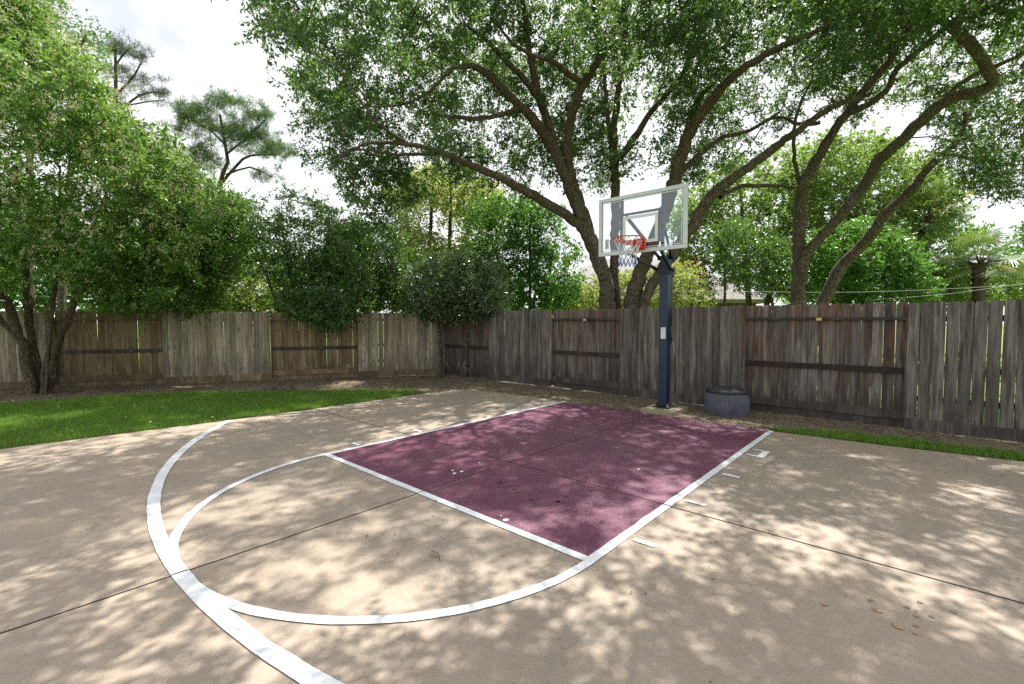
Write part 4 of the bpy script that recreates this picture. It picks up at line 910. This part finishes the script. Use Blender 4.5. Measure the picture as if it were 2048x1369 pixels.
def shrub(name, label, cat, poly, D0, D1, n, r, per, L, Wd, mat, stems, sw=10, zmin=0.3, gs=1.3, gthr=-.35, seed=3, group=None, bm_=M_BARK, twig=True, up=.5, droop=.15, zmax=99, over=None):
    c = sample_poly(poly, D0, D1, n, zmin, zmax, gs, gthr, seed)
    if over: c = np.concatenate([c] + [sample_poly(*o_) for o_ in over])
    Dm = (D0 + D1) / 2
    a = np.array(poly, float); ymax = a[:, 1].max(); ymin = a[:, 1].min(); limbs = []
    for (bx, tx, ty) in stems:
        gy = 643 + F * CAMZ / Dm
        limbs.append([(bx, gy, Dm, sw), (bx + (tx - bx) * .15, gy + (ty - gy) * .3, Dm, sw * .85), (bx + (tx - bx) * .5, gy + (ty - gy) * .65, Dm, sw * .6), (tx, ty, Dm, sw * .3)])
    return tree(name, label, cat, limbs, bm_, c, [('crown', fo(r, per, L, Wd, mat, up=up, droop=droop))], twig, group, r0=.02, sides=7, step=.3, rough=.03)
shrub('shrub', 'dark green shrub between the flowering tree and the drooping bush, over the fence', 'shrub',
      [(330, 300), (400, 340), (450, 395), (480, 400), (500, 470), (470, 560), (455, 622), (330, 628), (200, 622), (190, 560), (300, 480), (330, 400)], 11.9, 14.5, 620, .38, 84, .10, .044, L_PRIV, [(300, 330, 420), (400, 420, 450), (340, 260, 520)], seed=41)
shrub('shrub', 'large dark bush drooping over the fence top left of the corner', 'shrub',
      [(440, 420), (480, 385), (520, 400), (560, 372), (640, 400), (690, 430), (735, 440), (745, 520), (740, 600), (715, 628), (690, 645), (655, 662), (610, 640), (560, 625), (545, 560), (455, 540)], 12.4, 14.6, 640, .36, 91, .078, .036, L_DARK, [(600, 560, 440), (640, 660, 450), (660, 720, 500), (580, 500, 470)], seed=43, zmin=1.35, over=[([(545, 590), (600, 570), (720, 600), (715, 625), (690, 640), (660, 655), (640, 652), (610, 636), (565, 618)], 11.9, 12.6, 70, 1, 9, 1, -2)])
shrub('shrub', 'mid-green bush behind the fence left of the glossy laurel', 'shrub',
      [(660, 460), (700, 445), (780, 450), (815, 480), (850, 520), (840, 625), (740, 628), (690, 560)], 13.9, 16.0, 430, .36, 84, .078, .036, L_DARK, [(740, 720, 480), (780, 800, 500)], seed=44)
shrub('laurel_bush', 'glossy silvery-leaved laurel bush hanging over the fence corner', 'bush',
      [(815, 560), (850, 515), (900, 500), (960, 510), (1010, 540), (1015, 590), (1000, 625), (960, 640), (905, 645), (860, 640), (815, 622)], 12.6, 14.6, 340, .32, 98, .075, .036, L_LAUR, [(880, 870, 540), (930, 950, 540)], seed=45, zmin=1.5, over=[([(820, 570), (1010, 570), (1015, 600), (990, 620), (950, 632), (905, 636), (860, 625), (820, 610)], 12.3, 13.1, 95, 1, 9, 1, -2)])
shrub('broadleaf_tree', 'dense dark green round tree behind the fence left of the oak stems', 'tree',
      [(935, 420), (960, 388), (1010, 400), (1060, 392), (1110, 410), (1130, 460), (1150, 500), (1168, 560), (1165, 612), (1090, 622), (990, 622), (955, 560), (940, 500)], 14.0, 16.5, 460, .38, 84, .085, .05, L_BROAD, [(1060, 1060, 420), (1080, 1110, 480), (1040, 980, 470)], seed=46)
shrub('slender_tree', 'thin-stemmed sunlit lime green tree in the gap behind the laurel', 'tree',
      [(770, 380), (860, 330), (930, 330), (1000, 380), (1010, 450), (960, 520), (880, 540), (800, 520)], 16.5, 20, 520, .45, 63, .11, .06, L_LIME, [(895, 905, 320), (840, 800, 350), (850, 870, 330), (930, 1010, 440)], sw=14, seed=47, gthr=-.1)
shrub('shrub', 'yellow-green sunlit bush glimpsed over the fence between the dark shrubs', 'shrub',
      [(430, 560), (500, 540), (560, 560), (570, 630), (430, 632)], 15.5, 17.5, 110, .4, 84, .07, .035, L_LIME, [(500, 500, 560)], seed=48)
shrub('shrub', 'yellow-green sunlit bush between the oak stems and the hoop pole', 'shrub',
      [(1165, 570), (1200, 560), (1300, 540), (1360, 530), (1420, 560), (1420, 620), (1165, 625)], 14.0, 16.0, 230, .36, 77, .08, .045, L_LIME, [(1240, 1240, 560), (1380, 1380, 540)], seed=49)
shrub('copper_shrub', 'rusty brown shrub showing behind the yellow-green bush right of the pole', 'shrub',
      [(1355, 530), (1400, 515), (1425, 560), (1415, 612), (1365, 612)], 16.4, 17.2, 40, .35, 70, .08, .045, L_COPPER, [(1390, 1390, 540)], seed=50)
shrub('maple_tree', 'pale lime tree filling the view right of the backboard behind both oaks', 'tree',
      [(1330, 430), (1380, 380), (1440, 340), (1520, 310), (1600, 300), (1680, 270), (1740, 260), (1800, 280), (1870, 320), (1930, 390), (1900, 460), (1830, 500), (1700, 560), (1590, 600), (1500, 560), (1420, 545), (1350, 520)], 17.5, 22, 950, .55, 77, .14, .08, L_MID, [(1500, 1480, 380), (1520, 1600, 400), (1680, 1740, 380)], sw=16, seed=51, gthr=-.6)
shrub('broadleaf_tree', 'darker green tree just right of the hoop pole, over the grey roof', 'tree',
      [(1380, 480), (1430, 450), (1500, 440), (1560, 470), (1590, 520), (1590, 590), (1530, 580), (1470, 570), (1410, 560)], 15, 17.2, 210, .40, 77, .085, .045, L_DARK, [(1450, 1450, 500), (1560, 1520, 500)], seed=52, gthr=-.1)
shrub('broadleaf_tree', 'vivid green tree with dark underside behind the leaning trunk', 'tree',
      [(1600, 500), (1640, 460), (1700, 440), (1780, 450), (1840, 500), (1870, 560), (1860, 605), (1620, 608)], 14.2, 17, 400, .42, 84, .10, .055, L_BROAD, [(1700, 1690, 470), (1780, 1760, 480)], seed=53)
shrub('shrub', 'olive hedge-like bush under the palms at the right fence', 'shrub',
      [(1830, 540), (1900, 520), (1960, 540), (2040, 520), (2200, 500), (2200, 605), (1830, 605)], 16.8, 19, 360, .42, 70, .11, .06, L_MID, [(1900, 1900, 550), (2060, 2060, 550)], seed=54)
shrub('broadleaf_tree', 'dark tree at the right edge behind the palms', 'tree',
      [(1840, 450), (1900, 420), (1950, 440), (2000, 470), (2060, 440), (2300, 380), (2300, 600), (1850, 600)], 19.5, 22, 360, .5, 70, .13, .075, L_BROAD, [(1910, 1910, 500), (2080, 2100, 480)], sw=14, seed=55, gthr=-.1)
shrub('broadleaf_tree', 'dark leafy tree top peeking above the flowering tree at the top left', 'tree',
      [(-150, -160), (60, -120), (125, -20), (135, 60), (165, 25), (205, 60), (215, 120), (190, 200), (100, 200), (-150, 150)], 13.8, 16.5, 420, .45, 77, .085, .042, L_DARK, [(120, 170, 60), (60, 60, -60)], sw=18, seed=56)
# a second foliage screen beyond the fences; the left one added as dark shade
shrub('far_hedge', 'dark hedge added far behind the left shrubs to deepen their shaded interior', 'hedge', [(-500, 380), (-100, 380), (100, 440), (400, 470), (700, 540), (1160, 560), (1160, 625), (-500, 625)], 16.5, 18.5, 760, .6, 70, .19, .11, L_BROAD, [(200, 200, 580), (700, 700, 600)], seed=57, gthr=-1, twig=False)
shrub('far_hedge', 'tall clipped hedge far behind the right fence under the oaks', 'hedge', [(1560, 560), (2500, 540), (2500, 640), (1560, 640)], 24, 26, 420, .75, 70, .15, .08, L_BRIGHT, [(1700, 1700, 590), (2100, 2100, 590)], seed=58, gthr=-1, twig=False)

# pines: needle tufts on open branches
def pine(label, limbs, tufts, D, mat, r, n, nlen):
    e = empty('pine_tree', P(limbs[0][0][0], 643, D) * [1, 1, 0], label=label, cat='tree', group='pines far behind the fence'); inv = -np.array(e.location)
    ls = [limb(s, .5) for s in limbs]
    for i, (p, rr) in enumerate(ls): tubes([(p + inv, rr)], M_BARKP, 'trunk' if i == 0 else 'limb', e, 7, .04)
    C = []
    for (px, py, rx, ry, k) in tufts:
        q = PV(px + rng.normal(0, rx * .6, k), py + rng.normal(0, ry * .6, k), D + rng.normal(0, rx * .5 * D / F, k)); C.append(q[gate(q, 2.2, 9) > -.25])
    C = np.concatenate(C); skel = np.concatenate([p for p, rr in ls])
    tubes([(p + inv, rr) for p, rr in connect(C, skel, .05, .3)], M_BARKP, 'twigs', e, 4, kind='stuff')
    m = n; Cn = np.repeat(C, m, 0) + rng.normal(0, r * .22, (len(C) * m, 3)); A = unit(rng.normal(0, 1, Cn.shape) + [0, 0, .35]); Nn = unit(rng.normal(0, 1, Cn.shape))
    v = leaf_quads(Cn, A, Nn, nlen * rng.uniform(.6, 1.2, len(Cn)), rng.uniform(.012, .022, len(Cn)), 0); mesh_np('crown', v + inv, np.arange(len(v)).reshape(-1, 4), mat, e)
pine('round-topped pine with a forked trunk rising in the open sky left of the oak',
     [[(445, 643, 24, 11), (446, 500, 24, 10), (445, 400, 24, 9), (440, 365, 24, 9), (455, 325, 24, 8), (448, 280, 24, 6), (440, 230, 24, 5)],
      [(440, 372, 24, 7), (475, 330, 24, 6), (500, 312, 24, 5), (560, 310, 24, 3)], [(452, 350, 24, 5), (500, 335, 24, 4), (545, 355, 24, 3)], [(450, 290, 24, 5), (420, 260, 24, 4), (380, 240, 24, 3)], [(452, 310, 24, 5), (500, 270, 24, 4), (530, 240, 24, 3)], [(436, 330, 24, 4), (415, 315, 24, 3)]],
     [(x, y, rx, ry, int(k * 1.9)) for x, y, rx, ry, k in ((385, 225, 34, 22, 60), (440, 205, 40, 18, 66), (495, 232, 38, 22, 70), (410, 262, 46, 26, 80), (470, 272, 44, 22, 70), (520, 262, 30, 22, 45), (555, 290, 34, 20, 55), (395, 310, 40, 20, 55), (362, 245, 24, 26, 44), (578, 300, 16, 14, 22), (540, 352, 34, 12, 28), (505, 305, 34, 12, 26), (375, 340, 26, 16, 30), (430, 330, 30, 16, 20))], 24, L_PINE, .22, 34, .32)
pine('sparse dark pine top behind the flowering tree at the upper left',
     [[(235, 643, 26, 14), (235, 400, 26, 12), (232, 200, 26, 8), (230, 80, 26, 4)], [(233, 230, 26, 6), (280, 190, 26, 4), (325, 185, 26, 3)], [(232, 190, 26, 5), (270, 150, 26, 4), (290, 110, 26, 2)], [(232, 130, 26, 4), (255, 100, 26, 3)], [(233, 215, 26, 4), (290, 205, 26, 3), (330, 200, 26, 2)]],
     [(x, y, rx, ry, int(k * 2.2)) for x, y, rx, ry, k in ((225, 92, 22, 18, 20), (255, 100, 24, 16, 16), (285, 112, 14, 16, 10), (240, 140, 30, 20, 22), (280, 155, 24, 14, 14), (310, 160, 18, 10, 10), (250, 180, 34, 16, 22), (300, 190, 30, 12, 16), (330, 185, 12, 8, 7), (325, 205, 14, 8, 6), (225, 215, 34, 22, 20))], 26, L_PINED, .22, 30, .34)

# palms
def palm(label, px, py, D, trunkw, fr_len, nfr, yellow, seed):
    top = P(px, py, D); e = empty('palm_tree', (top[0], top[1], 0), label=label, cat='palm', group='fan palms beyond the right fence'); r_ = np.random.default_rng(seed)
    H = top[2]; tw_ = trunkw / 2 * D / F
    pts = [(0.1, 0, 0), (0.06, 0, H * .4), (0, 0, H * .8), (0, 0, H)]; p, rr = smooth_path(pts, [tw_ * 1.1, tw_, tw_, tw_ * 1.25], .15); tubes([(p, rr)], M_BARKP, 'trunk', e, 10, .10)
    boots = []
    for k in range(26):
        a = r_.uniform(0, 2 * PI); z = H - r_.uniform(0.0, .75); b = np.array([math.cos(a), math.sin(a), 0]); s = np.array([0, 0, z]) + b * tw_ * .9
        boots.append(([s, s + b * .10 + [0, 0, .13], s + b * .13 + [0, 0, .22]], [.026, .02, .008]))
    tubes(boots, M_BARKP, 'boots', e, 4, kind='stuff')
    for k in range(nfr):
        a = 2 * PI * k / nfr * 2.4 + r_.uniform(-.3, .3); el = r_.uniform(-.5, 1.25); ln = fr_len * r_.uniform(.8, 1.1)
        d = np.array([math.cos(a) * math.cos(el), math.sin(a) * math.cos(el), math.sin(el)]); hub = np.array([0, 0, H + .05]) + d * ln * .55 + [0, 0, -.10 * ln]
        side = np.cross(d, [0, 0, 1]); side /= np.linalg.norm(side); nn = np.cross(side, d); V = []; nb = 30; tilt = r_.uniform(-.5, .5); side = side * math.cos(tilt) + nn * math.sin(tilt); nn = np.cross(side, d)
        for b_ in range(nb):
            f = -1.9 + 3.8 * b_ / (nb - 1); dd = d * math.cos(f) + side * math.sin(f); l_ = ln * .55 * r_.uniform(.85, 1.1) * (1 - .12 * abs(f))
            w_ = np.cross(nn, dd) * .012 * ln; m1 = hub + dd * l_ * .55 + nn * .02; tip = hub + dd * l_ + np.array([0, 0, -.22 * l_]) 
            V += [hub, m1 + w_, tip, m1 - w_]
        V = np.array(V); fro = mesh_np('frond', V, np.arange(len(V)).reshape(-1, 4), L_PALMY if (k in yellow) else L_PALM, e)
        tubes([([np.array([0, 0, H]), (np.array([0, 0, H + .05]) + hub) / 2 + [0, 0, .04], hub], [.022, .016, .010])], M_BARKP, 'stalk', fro, 4)
palm('fan palm with a shaggy reddish trunk top above the right fence', 1958, 530, 16.0, 18, 1.75, 22, (3, 9), 5)
palm('taller fan palm with yellowing fronds half hidden behind the leaning trunk', 1850, 440, 18.5, 15, 2.0, 22, (1, 4, 7, 10, 13), 9)

# ------------------------------------------------------------------ houses beyond the fence
def house(label, c, rz, L, Wd, wall_h, roof_h, hip):
    e = empty('house', (c[0], c[1], -0.12), rz, label=label, cat='house'); o_ = .45
    bm = bmesh.new(); box(bm, (0, 0, wall_h / 2), (L, Wd, wall_h)); bm_obj('wall', bm, M_BRICK, e)
    x = L / 2 + o_; y = Wd / 2 + o_; hx = x - hip; z0 = wall_h - .02; z1 = wall_h + roof_h
    vs = [(-x, -y, z0), (x, -y, z0), (x, y, z0), (-x, y, z0), (-hx, 0, z1), (hx, 0, z1)]
    mesh_py('roof', [(a, b, c_ + .16) for a, b, c_ in vs], [(0, 1, 5, 4), (1, 2, 5), (2, 3, 4, 5), (3, 0, 4)], M_ROOF, e)
    bm = bmesh.new()
    for s in (-1, 1): box(bm, (0, s * y, z0 + .07), (2 * x, .03, .17)); box(bm, (s * x, 0, z0 + .07), (.03, 2 * y - .03, .17))
    bm_obj('fascia', bm, M_FASCIA, e)
    for k in (-1, 0, 1):
        bm = bmesh.new()
        for s in (-1, 1): box(bm, (s * .55, 0, 0), (.07, .06, 1.3)); box(bm, (0, 0, s * .62), (1.03, .06, .07))
        w_ = bm_obj('window', bm, M_FASCIA, e); w_.location = (k * L * .3, -Wd / 2 - .02, wall_h * .55)
        bm = bmesh.new(); box(bm, (0, .02, 0), (1.02, .02, 1.16)); bm_obj('pane', bm, M_LID, w_)
q = P(1165, 560, 21); house('house with a steep grey shingle gable half hidden behind the oak stems', (q[0] + 3.6, 25.5), R(0), 9.5, 7, 2.6, 2.35, 3.0)
q = P(1488, 600, 22); house('low house whose pale grey hip roof shows above the fence right of the pole', (q[0], 25.0), R(0), 4.2, 5.0, 1.95, 1.05, 2.2)

# ------------------------------------------------------------------ overhead wires
def wire(label, pts, r):
    p, rr = smooth_path([P(*q) for q in pts], [r] * len(pts), .8); e = tubes([(p, rr)], plain('grey_cable_' + str(int(r * 1e4)), (.35, .35, .34), .6), 'overhead_wire', None, 5); tag(e, label, 'wire', 'wires beyond the fence')
wire('long thin pale wire sagging past the oak stems and behind the hoop pole', [(1100, 560, 13.6), (1180, 571, 13.5), (1260, 585, 13.3), (1340, 583, 13.2), (1500, 584, 13.1), (1700, 585, 13.0), (1900, 578, 12.9), (2200, 560, 12.8)], .006)
wire('upper of the pale wires crossing the palm trunk at the right', [(1750, 600, 13.6), (1900, 588, 13.5), (2000, 574, 13.4), (2250, 540, 13.3)], .006)
